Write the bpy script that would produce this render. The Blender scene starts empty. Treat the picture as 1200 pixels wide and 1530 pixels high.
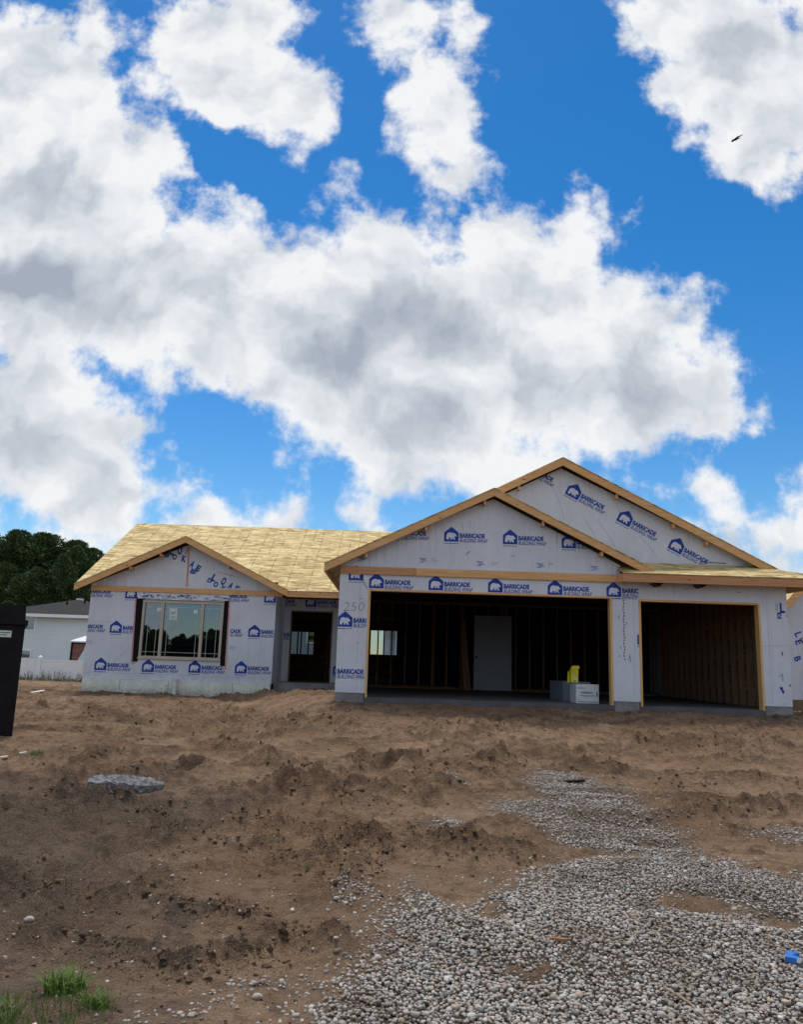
import bpy, bmesh, math, random
import numpy as np
from mathutils import Vector, Matrix
random.seed(7)
SC = bpy.context.scene
COL = SC.collection
rad = math.radians

# ------------------------------------------------------------------ camera
cam_d = bpy.data.cameras.new("camera")
cam = bpy.data.objects.new("camera", cam_d); COL.objects.link(cam)
_y, _p, _r = 0.0053, 0.19, 0.0324
Fv = Vector((math.sin(_y)*math.cos(_p), math.cos(_y)*math.cos(_p), math.sin(_p)))
Rv0 = Vector((math.cos(_y), -math.sin(_y), 0)); Uv0 = Rv0.cross(Fv)
Rv = Rv0*math.cos(_r) + Uv0*math.sin(_r); Uv = Uv0*math.cos(_r) - Rv0*math.sin(_r)
cam.matrix_world = Matrix(((Rv.x, Uv.x, -Fv.x, 0), (Rv.y, Uv.y, -Fv.y, 0), (Rv.z, Uv.z, -Fv.z, 0), (0, 0, 0, 1)))
cam_d.sensor_fit = 'VERTICAL'; cam_d.sensor_height = 24.0
cam_d.lens = 24.0*1190.26/1530.0
cam_d.clip_start = 0.05; cam_d.clip_end = 3000
SC.camera = cam

# ------------------------------------------------------------------ sun, exposure
SUN_EL, SUN_AZ = rad(68), rad(-18)
sv = Vector((math.sin(SUN_AZ)*math.cos(SUN_EL), math.cos(SUN_AZ)*math.cos(SUN_EL), math.sin(SUN_EL)))
sl = bpy.data.lights.new("sun", 'SUN'); sl.energy = 2.9; sl.angle = rad(9); sl.color = (1.0, 0.93, 0.82)
so = bpy.data.objects.new("sun", sl); COL.objects.link(so)
so.rotation_euler = (-sv).to_track_quat('-Z', 'Y').to_euler(); so.location = sv*100
SC.view_settings.view_transform = 'Standard'; SC.view_settings.look = 'None'
SC.view_settings.exposure = 0.10; SC.view_settings.gamma = 1.0
SC.view_settings.use_curve_mapping = False

# ------------------------------------------------------------------ node helper
class NT:
    def __init__(s, tree): s.t = tree; s.n = tree.nodes; s.l = tree.links
    def new(s, typ, **kw):
        nd = s.n.new(typ)
        for k, v in kw.items(): setattr(nd, k, v)
        return nd
    def put(s, sock, v):
        if isinstance(v, bpy.types.NodeSocket): s.l.new(v, sock)
        elif v is not None: sock.default_value = v
    def math(s, op, a, b=None, c=None, clamp=False):
        nd = s.new('ShaderNodeMath', operation=op, use_clamp=clamp)
        s.put(nd.inputs[0], a)
        if b is not None: s.put(nd.inputs[1], b)
        if c is not None: s.put(nd.inputs[2], c)
        return nd.outputs[0]
    def vmath(s, op, a, b=None, scale=None):
        nd = s.new('ShaderNodeVectorMath', operation=op)
        s.put(nd.inputs[0], a)
        if b is not None: s.put(nd.inputs[1], b)
        if scale is not None: s.put(nd.inputs['Scale'], scale)
        return nd.outputs['Value'] if op in ('LENGTH', 'DISTANCE', 'DOT_PRODUCT') else nd.outputs[0]
    def mr(s, v, a, b, c=0.0, d=1.0, smooth=True):
        nd = s.new('ShaderNodeMapRange', interpolation_type='SMOOTHSTEP' if smooth else 'LINEAR')
        s.put(nd.inputs[0], v); s.put(nd.inputs[1], a); s.put(nd.inputs[2], b); s.put(nd.inputs[3], c); s.put(nd.inputs[4], d)
        return nd.outputs[0]
    def noise(s, vec, scale, detail=4.0, rough=0.55, dim='3D', dist=0.0, lac=2.0):
        nd = s.new('ShaderNodeTexNoise', noise_dimensions=dim)
        s.put(nd.inputs['Vector'], vec); s.put(nd.inputs['Scale'], scale); s.put(nd.inputs['Detail'], detail)
        s.put(nd.inputs['Roughness'], rough); s.put(nd.inputs['Distortion'], dist); s.put(nd.inputs['Lacunarity'], lac)
        return nd
    def mix(s, f, a, b, mode='MIX'):
        nd = s.new('ShaderNodeMix', data_type='RGBA', blend_type=mode)
        s.put(nd.inputs[0], f)
        s.put(nd.inputs[6], (*a, 1) if isinstance(a, tuple) and len(a) == 3 else a)
        s.put(nd.inputs[7], (*b, 1) if isinstance(b, tuple) and len(b) == 3 else b)
        return nd.outputs[2]
    def ramp(s, v, stops):
        nd = s.new('ShaderNodeValToRGB'); s.put(nd.inputs[0], v)
        e = nd.color_ramp.elements
        while len(e) < len(stops): e.new(0.5)
        for el, (p, c) in zip(e, stops): el.position = p; el.color = (*c, 1)
        return nd.outputs[0]
    def mapping(s, vec, loc=(0, 0, 0), rot=(0, 0, 0), scale=(1, 1, 1), typ='POINT'):
        nd = s.new('ShaderNodeMapping', vector_type=typ); s.put(nd.inputs[0], vec)
        if 'Location' in nd.inputs: nd.inputs['Location'].default_value = loc
        nd.inputs['Rotation'].default_value = rot; nd.inputs['Scale'].default_value = scale
        return nd.outputs[0]
    def xyz(s, v):
        nd = s.new('ShaderNodeSeparateXYZ'); s.put(nd.inputs[0], v); return nd.outputs
    def comb(s, x, y, z):
        nd = s.new('ShaderNodeCombineXYZ'); s.put(nd.inputs[0], x); s.put(nd.inputs[1], y); s.put(nd.inputs[2], z); return nd.outputs[0]

# ------------------------------------------------------------------ sky: Nishita + drifting cumulus
CLOUDS = [(-0.513,0.682,0.187,0.161,-34),(-0.423,0.614,0.119,0.158,2),(-0.491,0.492,0.198,0.143,2),(-0.566,0.807,0.093,0.107,-39),(-0.275,0.491,0.108,0.124,2),(-0.334,0.45,0.143,0.103,2),(-0.481,0.406,0.141,0.056,2),(-0.164,0.446,0.135,0.121,-9),(-0.073,0.412,0.152,0.163,-29),(0.042,0.454,0.153,0.14,2),(0.036,0.323,0.149,0.125,-8),(0.14,0.516,0.112,0.104,23),(0.213,0.588,0.057,0.049,23),(0.177,0.383,0.169,0.119,2),(0.31,0.388,0.122,0.112,-19),(0.389,0.354,0.062,0.082,2),(0.22,0.31,0.12,0.06,-3),(0.12,0.262,0.13,0.062,2),(0.415,0.235,0.034,0.022,2),(-0.213,0.379,0.107,0.046,-14),(-0.305,0.873,0.131,0.073,-31),(-0.205,0.811,0.132,0.08,-46),(-0.16,0.765,0.085,0.055,-50),(-0.231,0.921,0.068,0.067,2),(-0.462,0.9,0.045,0.032,-20),(-0.381,0.804,0.05,0.031,-30),(0.023,0.795,0.13,0.056,-66),(0.021,0.931,0.068,0.045,2),(0.468,0.905,0.153,0.111,-21),(0.51,0.787,0.112,0.086,-32),(0.382,0.935,0.059,0.067,-33),(-0.469,0.305,0.115,0.053,-13),(-0.459,0.216,0.147,0.06,-8),(-0.385,0.24,0.08,0.045,-28),(-0.30,0.18,0.10,0.036,-23),(-0.376,0.162,0.221,0.034,-3),(-0.491,0.341,0.105,0.027,-3),(0.52,0.18,0.042,0.036,2),(0.53,0.127,0.045,0.03,2),(-0.041,0.178,0.021,0.01,-18),(-0.295,0.257,0.022,0.012,-28),(0.294,0.488,0.054,0.039,-30),(-0.272,0.809,0.151,0.08,-40),(-0.41,0.244,0.114,0.052,-18),(-0.471,0.323,0.132,0.045,-8),(0.251,0.61,0.032,0.025,2),(-0.042,0.529,0.109,0.068,2),(0.455,0.839,0.105,0.098,-32),(-0.49,0.29,0.15,0.12,0),(-0.43,0.335,0.08,0.05,-10),(-0.40,0.185,0.13,0.06,-12)]
THICK = [(-0.508,0.482,0.172,0.085,-8),(0.079,0.399,0.116,0.11,2),(-0.404,0.267,0.114,0.03,-18),(0.015,0.453,0.099,0.057,2),(0.517,0.907,0.108,0.099,2),(0.318,0.351,0.106,0.055,2),(-0.2,0.455,0.109,0.047,-19)]
world = bpy.data.worlds.new("World"); SC.world = world; world.use_nodes = True
W = NT(world.node_tree); W.n.clear()
sky = W.new('ShaderNodeTexSky', sky_type='NISHITA', sun_disc=False)
sky.sun_elevation = SUN_EL; sky.sun_rotation = SUN_AZ; sky.altitude = 300; sky.air_density = 1.0; sky.dust_density = 0.15; sky.ozone_density = 2.0
hs = W.new('ShaderNodeHueSaturation'); hs.inputs['Saturation'].default_value = 1.42; hs.inputs['Value'].default_value = 1.18; hs.inputs['Hue'].default_value = 0.5005
W.l.new(sky.outputs[0], hs.inputs['Color'])
dirv = W.new('ShaderNodeTexCoord').outputs['Generated']
dx, dy, dz = W.xyz(dirv)
dys = W.math('MAXIMUM', dy, 0.08)
q = W.comb(W.math('DIVIDE', dx, dys), W.math('DIVIDE', dz, dys), 0.0)
w1 = W.noise(q, 7.0, 3.0, 0.5, '2D').outputs['Color']
w2 = W.noise(q, 26.0, 3.0, 0.55, '2D').outputs['Color']
wv = W.vmath('ADD', W.vmath('SCALE', W.vmath('SUBTRACT', w1, (0.5, 0.5, 0.5)), scale=0.07), W.vmath('SCALE', W.vmath('SUBTRACT', w2, (0.5, 0.5, 0.5)), scale=0.035))
qw = W.vmath('ADD', q, wv)
def field(blobs):
    acc = None
    for cx, cy, rx, ry, ro in blobs:
        m = W.mapping(qw, (cx, cy, 0), (0, 0, rad(ro)), (rx, ry, 1), 'TEXTURE')
        ln = W.vmath('LENGTH', W.vmath('MULTIPLY', m, (1, 1, 0)))
        v = W.math('MULTIPLY_ADD', ln, -min(rx, ry), min(rx, ry))
        acc = v if acc is None else W.math('SMOOTH_MAX', acc, v, 0.02)
    return acc
base = field(CLOUDS)
gap = field([(-0.245,0.285,0.11,0.07,-28),(0.075,0.632,0.06,0.03,-20),(-0.255,0.69,0.10,0.05,-25),(-0.028,0.305,0.014,0.013,0),(0.44,0.29,0.06,0.05,0)])
base = W.math('SUBTRACT', base, W.math('MULTIPLY', W.math('MAXIMUM', gap, 0.0), 1.6))
thick = field(THICK)
def fbm(vec):
    return W.noise(vec, 9.0, 11.0, 0.585, '2D').outputs[0]
n0 = fbm(q)
ns0 = W.noise(qw, 8.0, 4.0, 0.5, '2D').outputs[0]
ns1 = W.noise(W.vmath('ADD', qw, (-0.016, 0.034, 0)), 8.0, 4.0, 0.5, '2D').outputs[0]
nbig = W.noise(q, 3.2, 4.0, 0.5, '2D').outputs[0]
den = W.math('MULTIPLY_ADD', W.math('SUBTRACT', n0, 0.45), 0.24, base)
soft = W.math('MULTIPLY_ADD', W.math('SUBTRACT', ns0, 0.45), 0.12, base)
# the rest of the dome: broken cloud from noise on the direction
oth = W.math('MULTIPLY', W.math('SUBTRACT', W.noise(dirv, 3.2, 8.0, 0.56).outputs[0], 0.44), 0.45)
fside = W.mr(W.math('ABSOLUTE', W.math('DIVIDE', dx, dys)), 0.62, 0.85)
fup = W.mr(W.math('DIVIDE', dz, dys), 1.0, 1.2)
fback = W.mr(dy, 0.12, 0.3, 1.0, 0.0)
fo = W.math('MAXIMUM', fside, W.math('MAXIMUM', fup, fback))
mixf = W.new('ShaderNodeMix', data_type='FLOAT'); W.put(mixf.inputs[0], fo); W.put(mixf.inputs[2], den); W.put(mixf.inputs[3], oth)
den = mixf.outputs[0]
alpha = W.math('POWER', W.mr(den, -0.018, 0.038), 1.1)
relief = W.math('MULTIPLY', W.math('SUBTRACT', ns0, ns1), 1.7)
tk = W.mr(W.math('ADD', thick, W.math('MULTIPLY', W.math('SUBTRACT', nbig, 0.5), 0.12)), -0.16, 0.10)
core = W.math('ADD', W.math('MULTIPLY', W.math('MULTIPLY', W.mr(soft, 0.0, 0.15), tk), 0.66), W.math('MULTIPLY', W.mr(soft, 0.0, 0.16), 0.30))
core = W.math('ADD', core, W.math('MULTIPLY', W.math('SUBTRACT', n0, 0.5), 0.42))
core = W.math('SUBTRACT', core, W.math('MULTIPLY', relief, 1.1), clamp=True)
ccol = W.ramp(core, [(0.0, (0.95, 0.965, 0.98)), (0.22, (0.83, 0.86, 0.90)), (0.6, (0.58, 0.63, 0.70)), (1.0, (0.40, 0.45, 0.54))])
ccol = W.vmath('SCALE', ccol, scale=8.8)       # cloud radiance at Background strength 0.1
fin = W.mix(alpha, hs.outputs[0], ccol)
bg = W.new('ShaderNodeBackground'); W.put(bg.inputs[0], fin); bg.inputs[1].default_value = 0.1
wo = W.new('ShaderNodeOutputWorld'); W.l.new(bg.outputs[0], wo.inputs[0])
world.cycles.sampling_method = 'MANUAL'; world.cycles.sample_map_resolution = 512

# ------------------------------------------------------------------ mesh builder
class MB:
    def __init__(s): s.v = []; s.f = []; s.m = []
    def add(s, vs, fs, m=0):
        o = len(s.v); s.v += [tuple(v) for v in vs]
        for f in fs: s.f.append([i+o for i in f]); s.m.append(m)
        return s
    def box(s, x0, x1, y0, y1, z0, z1, m=0):
        return s.add([(x0,y0,z0),(x1,y0,z0),(x1,y1,z0),(x0,y1,z0),(x0,y0,z1),(x1,y0,z1),(x1,y1,z1),(x0,y1,z1)],
                     [(0,3,2,1),(4,5,6,7),(0,1,5,4),(1,2,6,5),(2,3,7,6),(3,0,4,7)], m)
    def prism(s, pts, d, m=0):      # polygon pts (3D) swept by vector d
        n = len(pts); a = [Vector(p) for p in pts]; b = [p+Vector(d) for p in a]
        fs = [tuple(range(n)), tuple(range(2*n-1, n-1, -1))]
        fs += [(i, i+n, (i+1) % n+n, (i+1) % n) for i in range(n)]
        return s.add(a+b, fs, m)
    def xz(s, pts, y0, y1, m=0): return s.prism([(x, y0, z) for x, z in pts], (0, y1-y0, 0), m)
    def tube(s, pts, r, n=8, m=0):
        P = [Vector(p) for p in pts]; o = len(s.v); rr = r if isinstance(r, (list, tuple)) else [r]*len(P)
        vs = []
        for i, p in enumerate(P):
            t = (P[min(i+1, len(P)-1)]-P[max(i-1, 0)]).normalized()
            a = t.orthogonal().normalized(); b = t.cross(a)
            for k in range(n):
                an = 2*math.pi*k/n; vs.append(p+(a*math.cos(an)+b*math.sin(an))*rr[i])
        fs = [(i*n+k, i*n+(k+1) % n, (i+1)*n+(k+1) % n, (i+1)*n+k) for i in range(len(P)-1) for k in range(n)]
        fs += [tuple(range(n-1, -1, -1)), tuple(range((len(P)-1)*n, len(P)*n))]
        return s.add(vs, fs, m)
    def build(s, name, mats, parent=None, base=None, bevel=0, smooth=False):
        me = bpy.data.meshes.new(name)
        b = Vector(base) if base is not None else Vector((0, 0, 0))
        if parent is not None:
            r = parent
            while r.parent is not None: r = r.parent
            b = Vector(r.location)
        me.from_pydata([tuple(Vector(v)-b) for v in s.v], [], s.f)
        for mt in (mats if isinstance(mats, (list, tuple)) else [mats]): me.materials.append(mt)
        me.polygons.foreach_set('material_index', s.m)
        bm = bmesh.new(); bm.from_mesh(me); bmesh.ops.recalc_face_normals(bm, faces=bm.faces[:]); bm.to_mesh(me); bm.free()
        if smooth: me.polygons.foreach_set('use_smooth', [True]*len(me.polygons))
        o = bpy.data.objects.new(name, me); COL.objects.link(o)
        if parent is not None: o.parent = parent
        elif base is not None: o.location = b
        if bevel:
            md = o.modifiers.new('bevel', 'BEVEL'); md.width = bevel; md.segments = 2; md.limit_method = 'ANGLE'
        return o
def tag(o, label=None, cat=None, group=None, kind=None):
    if label: o['label'] = label
    if cat: o['category'] = cat
    if group: o['group'] = group
    if kind: o['kind'] = kind
    return o
def thing(name, label, cat, loc, group=None, rz=0):
    o = bpy.data.objects.new(name, None); COL.objects.link(o); o.location = loc; o.rotation_euler = (0, 0, rz); o.empty_display_size = 0.2
    return tag(o, label, cat, group)

def local(mb, name, mt, parent, bevel=0.0):
    me = bpy.data.meshes.new(name); me.from_pydata([tuple(v) for v in mb.v], [], mb.f)
    for q_ in (mt if isinstance(mt, list) else [mt]): me.materials.append(q_)
    me.polygons.foreach_set('material_index', mb.m); o = bpy.data.objects.new(name, me); COL.objects.link(o); o.parent = parent; return o
# ------------------------------------------------------------------ materials
def mat(name, rough=0.8, spec=0.3):
    m = bpy.data.materials.new(name); m.use_nodes = True; t = NT(m.node_tree)
    b = t.n['Principled BSDF']; b.inputs['Roughness'].default_value = rough; b.inputs['Specular IOR Level'].default_value = spec
    return m, t, b
def bump(t, b, h, strength=0.3, dist=0.01):
    bp = t.new('ShaderNodeBump'); bp.inputs['Strength'].default_value = strength; bp.inputs['Distance'].default_value = dist
    t.put(bp.inputs['Height'], h); t.l.new(bp.outputs[0], b.inputs['Normal'])
def ocoord(t): return t.new('ShaderNodeTexCoord').outputs['Object']
def plain(name, col, rough=0.7, spec=0.3, var=0.15, scale=6.0, bmp=0.1, bd=0.004, metal=0.0):
    m, t, b = mat(name, rough, spec); c = ocoord(t)
    n = t.noise(c, scale, 6, 0.6).outputs[0]
    lo = tuple(x*(1-var) for x in col); hi = tuple(min(1, x*(1+var)) for x in col)
    t.put(b.inputs['Base Color'], t.mix(t.mr(n, 0.3, 0.7), lo, hi))
    b.inputs['Metallic'].default_value = metal
    if bmp: bump(t, b, t.noise(c, scale*8, 4, 0.6).outputs[0], bmp, bd)
    return m
M = {}
def m_wrap(name='wrap', tint=(0.555, 0.595, 0.68)):
    m, t, b = mat(name, 0.6, 0.25); c = ocoord(t)
    big = t.noise(c, 0.9, 4, 0.5).outputs[0]
    streak = t.noise(t.mapping(c, scale=(9, 9, 0.7)), 1.6, 5, 0.6).outputs[0]
    fib = t.noise(t.mapping(c, scale=(1, 1, 0.25)), 70, 3, 0.6).outputs[0]
    col = t.mix(t.mr(big, 0.3, 0.7), tuple(x*0.93 for x in tint), tuple(min(1, x*1.05) for x in tint))
    col = t.mix(t.math('MULTIPLY', t.mr(streak, 0.5, 0.75), 0.16), col, (0.41, 0.425, 0.47))
    col = t.mix(t.math('MULTIPLY', t.mr(fib, 0.52, 0.75), 0.22), col, (0.40, 0.42, 0.48))
    dirt = t.math('MULTIPLY', t.mr(t.xyz(c)[2], 0.15, 0.75, 1.0, 0.0), t.mr(t.noise(c, 5, 6, 0.65).outputs[0], 0.45, 0.75))
    col = t.mix(t.math('MULTIPLY', dirt, 0.25), col, (0.30, 0.25, 0.20))
    spk = t.mr(t.noise(c, 38, 2, 0.5).outputs[0], 0.73, 0.78)
    col = t.mix(t.math('MULTIPLY', spk, 0.5), col, (0.2, 0.2, 0.24))
    t.put(b.inputs['Base Color'], col)
    cr = t.noise(t.mapping(c, scale=(3.2, 3.2, 0.55)), 1.5, 5, 0.55, dist=1.2).outputs[0]
    cr2 = t.noise(c, 3.5, 5, 0.6, dist=0.8).outputs[0]
    bump(t, b, t.math('ADD', cr, t.math('MULTIPLY', cr2, 0.4)), 0.8, 0.06)
    return m
M['wrap'] = m_wrap()
def m_wood(name, a, d, axis=0, knots=True, rough=0.75, sc=1.0):
    m, t, b = mat(name, rough, 0.2); c = ocoord(t)
    st = [14.0, 14.0, 14.0]; st[axis] = 0.8
    g = t.noise(t.mapping(c, scale=tuple(st)), 2.2*sc, 6, 0.65, dist=0.6).outputs[0]
    v = t.noise(c, 0.7, 3, 0.5).outputs[0]
    col = t.mix(t.mr(g, 0.3, 0.72), d, a)
    col = t.mix(t.math('MULTIPLY', t.mr(v, 0.35, 0.7), 0.3), col, tuple(x*y for x, y in zip(a, (0.85, 0.66, 0.52))))
    if knots:
        k = t.new('ShaderNodeTexVoronoi', feature='F1'); ks = [1.7, 1.7, 1.7]; ks[axis] = 0.95
        t.put(k.inputs['Vector'], t.mapping(c, scale=tuple(ks))); k.inputs['Scale'].default_value = 2.0
        kk = t.mr(k.outputs['Distance'], 0.035, 0.085, 1.0, 0.0)
        col = t.mix(t.math('MULTIPLY', kk, 0.75), col, (0.10, 0.05, 0.025))
    t.put(b.inputs['Base Color'], col); bump(t, b, g, 0.2, 0.004)
    return m
PINE, PINED = (0.68, 0.425, 0.21), (0.50, 0.285, 0.12)
M['wood_x'] = m_wood('pine_board', PINE, PINED, 0)
M['wood_z'] = m_wood('pine_post', (0.70, 0.46, 0.22), (0.52, 0.31, 0.13), 2)
M['wood_y'] = m_wood('pine_fascia', PINE, PINED, 1)
M['wood_red'] = m_wood('fir_board', (0.52, 0.29, 0.155), (0.38, 0.19, 0.095), 0)
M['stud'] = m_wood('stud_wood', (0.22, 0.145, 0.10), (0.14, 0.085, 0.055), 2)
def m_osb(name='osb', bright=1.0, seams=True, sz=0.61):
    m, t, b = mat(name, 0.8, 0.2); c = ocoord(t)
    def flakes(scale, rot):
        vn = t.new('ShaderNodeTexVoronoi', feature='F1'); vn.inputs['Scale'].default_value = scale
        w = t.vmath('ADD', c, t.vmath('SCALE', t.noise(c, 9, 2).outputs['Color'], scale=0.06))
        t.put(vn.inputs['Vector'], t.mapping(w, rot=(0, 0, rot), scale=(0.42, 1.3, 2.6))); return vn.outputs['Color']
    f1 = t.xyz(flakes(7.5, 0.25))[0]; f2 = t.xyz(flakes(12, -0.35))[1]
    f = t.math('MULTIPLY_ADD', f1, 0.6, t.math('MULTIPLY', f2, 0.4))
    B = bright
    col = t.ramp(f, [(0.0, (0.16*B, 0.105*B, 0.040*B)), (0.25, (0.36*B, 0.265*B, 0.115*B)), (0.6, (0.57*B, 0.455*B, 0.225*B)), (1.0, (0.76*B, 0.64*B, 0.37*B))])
    if seams:
        x, y, z = t.xyz(c)
        def line(v, per, w, off=0.0):
            u = t.math('FRACT', t.math('DIVIDE', t.math('ADD', v, off+1000*per), per))
            return t.math('LESS_THAN', t.math('ABSOLUTE', t.math('SUBTRACT', u, 0.5)), w/per)
        wob = t.math('MULTIPLY', t.noise(c, 2.0, 2).outputs[0], 0.03)
        row = t.math('FLOOR', t.math('DIVIDE', t.math('ADD', z, 1000*0.57), 0.57))
        xo = t.math('MULTIPLY', t.math('MODULO', row, 2.0), 1.22)
        l1 = t.math('MULTIPLY', line(t.math('ADD', x, wob), sz, 0.016), 0.5)
        l2 = t.math('MULTIPLY', line(t.math('ADD', z, t.math('MULTIPLY', wob, 0.3)), 0.57, 0.009), 0.42)
        l3 = t.math('MULTIPLY', line(t.math('ADD', x, xo), 2.44, 0.012), 0.6)
        li = t.math('MAXIMUM', l1, t.math('MAXIMUM', l2, l3))
        brk = t.mr(t.noise(c, 6, 2).outputs[0], 0.32, 0.52)
        col = t.mix(t.math('MULTIPLY', li, brk), col, (0.10, 0.065, 0.03))
        sh = t.new('ShaderNodeTexWhiteNoise', noise_dimensions='2D')
        t.put(sh.inputs['Vector'], t.comb(t.math('FLOOR', t.math('DIVIDE', t.math('ADD', x, t.math('ADD', xo, 1000*2.44+1.22)), 2.44)), row, 0.0))
        col = t.mix(t.math('MULTIPLY', sh.outputs[0], 0.10), col, (0.44*B, 0.28*B, 0.11*B))
    t.put(b.inputs['Base Color'], col); bump(t, b, f, 0.25, 0.004)
    return m
M['osb'] = m_osb()
M['osb_in'] = m_osb('osb_sheathing', 0.26, False)  # indoor copy of the OSB, colour darkened to imitate interior shade
M['osb_pent'] = m_osb('osb_pent', 0.85, True, 2.44)
M['print'] = plain('blue_print', (0.016, 0.050, 0.29), 0.6, 0.2, 0.25, 12, 0)
M['print_w'] = plain('bear_print', (0.555, 0.595, 0.68), 0.6, 0.2, 0.06, 10, 0)
M['pencil'] = plain('marker_line', (0.10, 0.10, 0.13), 0.7, 0.2, 0.2, 12, 0)
M['print_worn'] = plain('worn_blue_print', (0.035, 0.085, 0.32), 0.7, 0.2, 0.35, 16, 0)
M['grey_line'] = plain('grey_marker', (0.19, 0.20, 0.24), 0.7, 0.2, 0.3, 12, 0)
M['faint'] = plain('faint_print', (0.32, 0.35, 0.43), 0.7, 0.2, 0.3, 18, 0)
M['tape_red'] = plain('red_tape_edge', (0.50, 0.25, 0.23), 0.6, 0.3, 0.2, 20, 0)
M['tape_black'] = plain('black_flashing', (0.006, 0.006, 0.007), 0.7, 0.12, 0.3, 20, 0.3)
M['concrete'] = plain('concrete', (0.20, 0.20, 0.205), 0.85, 0.2, 0.22, 5, 0.4)
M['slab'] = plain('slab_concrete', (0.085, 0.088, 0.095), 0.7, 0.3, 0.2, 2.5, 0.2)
def m_foam():
    m, t, b = mat('foundation_foam', 0.85, 0.2); c = ocoord(t); x, y, z = t.xyz(c)
    n = t.noise(c, 3.0, 6, 0.65).outputs[0]
    n2 = t.noise(t.mapping(c, scale=(1, 1, 2.5)), 9.0, 5, 0.7).outputs[0]
    col = t.mix(t.mr(n, 0.35, 0.7), (0.58, 0.62, 0.57), (0.74, 0.77, 0.70))
    col = t.mix(t.math('MULTIPLY', t.mr(n2, 0.60, 0.68), 0.6), col, (0.14, 0.14, 0.13))
    mud = t.math('MULTIPLY', t.mr(z, -0.28, 0.05, 1.0, 0.0), t.mr(n2, 0.3, 0.6))
    col = t.mix(t.math('MULTIPLY', mud, 0.7), col, (0.17, 0.13, 0.10))
    t.put(b.inputs['Base Color'], col); bump(t, b, n2, 0.3, 0.01); return m
M['foam'] = m_foam()
M['vinyl_tan'] = plain('tan_vinyl', (0.40, 0.36, 0.30), 0.45, 0.4, 0.06, 4, 0)
M['vinyl_white'] = plain('white_vinyl', (0.74, 0.76, 0.80), 0.45, 0.4, 0.05, 3, 0)
M['white_bar'] = plain('white_grille_bar', (0.55, 0.55, 0.55), 0.5, 0.3, 0.05, 4, 0)
M['sticker'] = plain('paper_sticker', (0.55, 0.62, 0.62), 0.6, 0.2, 0.1, 14, 0)
M['sticker_green'] = plain('sticker_green', (0.20, 0.36, 0.33), 0.6, 0.2, 0.3, 24, 0)
M['dark'] = plain('dark_iron', (0.006, 0.006, 0.008), 0.6, 0.15, 0.4, 3, 0.15)
M['shingle'] = plain('dark_shingles', (0.032, 0.032, 0.036), 0.9, 0.15, 0.35, 14, 0.5, 0.02)
M['curtain'] = plain('curtain_cloth', (0.20, 0.10, 0.08), 0.9, 0.1, 0.3, 5, 0.2)
M['canvas'] = plain('white_canvas', (0.72, 0.73, 0.76), 0.8, 0.2, 0.06, 3, 0.1)
M['box'] = plain('white_carton', (0.58, 0.61, 0.66), 0.7, 0.2, 0.06, 5, 0.05)
M['box_grey'] = plain('grey_carton', (0.16, 0.19, 0.23), 0.8, 0.2, 0.1, 5, 0.05)
M['ink'] = plain('carton_ink', (0.02, 0.05, 0.09), 0.7, 0.2, 0.2, 12, 0)
M['yellow'] = plain('yellow_bag', (0.62, 0.58, 0.02), 0.5, 0.4, 0.15, 10, 0.3, 0.01)
M['door_white'] = plain('primed_door', (0.25, 0.29, 0.36), 0.6, 0.3, 0.05, 3, 0)
M['blue_card'] = plain('blue_carton', (0.02, 0.13, 0.46), 0.5, 0.3, 0.2, 14, 0.1)
M['orange'] = plain('orange_scrap', (0.26, 0.125, 0.06), 0.8, 0.2, 0.3, 18, 0.2)
M['twig'] = plain('dry_twig', (0.30, 0.23, 0.16), 0.9, 0.1, 0.3, 20, 0.2)
M['white_scrap'] = plain('white_scrap', (0.62, 0.62, 0.60), 0.7, 0.2, 0.1, 8, 0)
M['feather'] = plain('dark_feather', (0.012, 0.012, 0.016), 0.8, 0.2, 0.3, 12, 0.1)
def m_glass(tint=(0.16, 0.18, 0.19), k=1.0, k0=0.09):
    m, t, b = mat('window_glass', 0.03, 0.5)
    t.n.remove(b); out = t.n['Material Output']
    tr = t.new('ShaderNodeBsdfTransparent'); tr.inputs[0].default_value = (*tint, 1)
    gl = t.new('ShaderNodeBsdfGlossy'); gl.inputs['Roughness'].default_value = 0.01; gl.inputs[0].default_value = (0.70, 0.84, 1.0, 1)
    fr = t.new('ShaderNodeFresnel'); fr.inputs['IOR'].default_value = 1.9
    c = ocoord(t); bp = t.new('ShaderNodeBump'); bp.inputs['Strength'].default_value = 0.02; bp.inputs['Distance'].default_value = 0.02
    t.put(bp.inputs['Height'], t.noise(c, 1.5, 1).outputs[0]); t.l.new(bp.outputs[0], gl.inputs['Normal'])
    mx = t.new('ShaderNodeMixShader'); t.l.new(t.math('MULTIPLY_ADD', fr.outputs[0], k, k0), mx.inputs[0])
    t.l.new(tr.outputs[0], mx.inputs[1]); t.l.new(gl.outputs[0], mx.inputs[2]); t.l.new(mx.outputs[0], out.inputs[0]); return m
M['glass'] = m_glass(); M['clear'] = m_glass((0.62, 0.66, 0.68), 0.35, 0.0)
def m_siding(name, col, per=0.115):
    m, t, b = mat(name, 0.6, 0.3); c = ocoord(t); z = t.xyz(c)[2]
    u = t.math('FRACT', t.math('DIVIDE', t.math('ADD', z, 100*per), per))
    n = t.noise(c, 0.8, 4).outputs[0]
    cc = t.mix(t.mr(n, 0.3, 0.7), tuple(x*0.92 for x in col), col)
    cc = t.mix(t.math('MULTIPLY', t.math('LESS_THAN', u, 0.12), 0.45), cc, tuple(x*0.45 for x in col))
    t.put(b.inputs['Base Color'], cc); bump(t, b, t.math('SUBTRACT', 1.0, u), 0.7, 0.02); return m
M['siding'] = m_siding('white_siding', (0.66, 0.71, 0.78))
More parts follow.
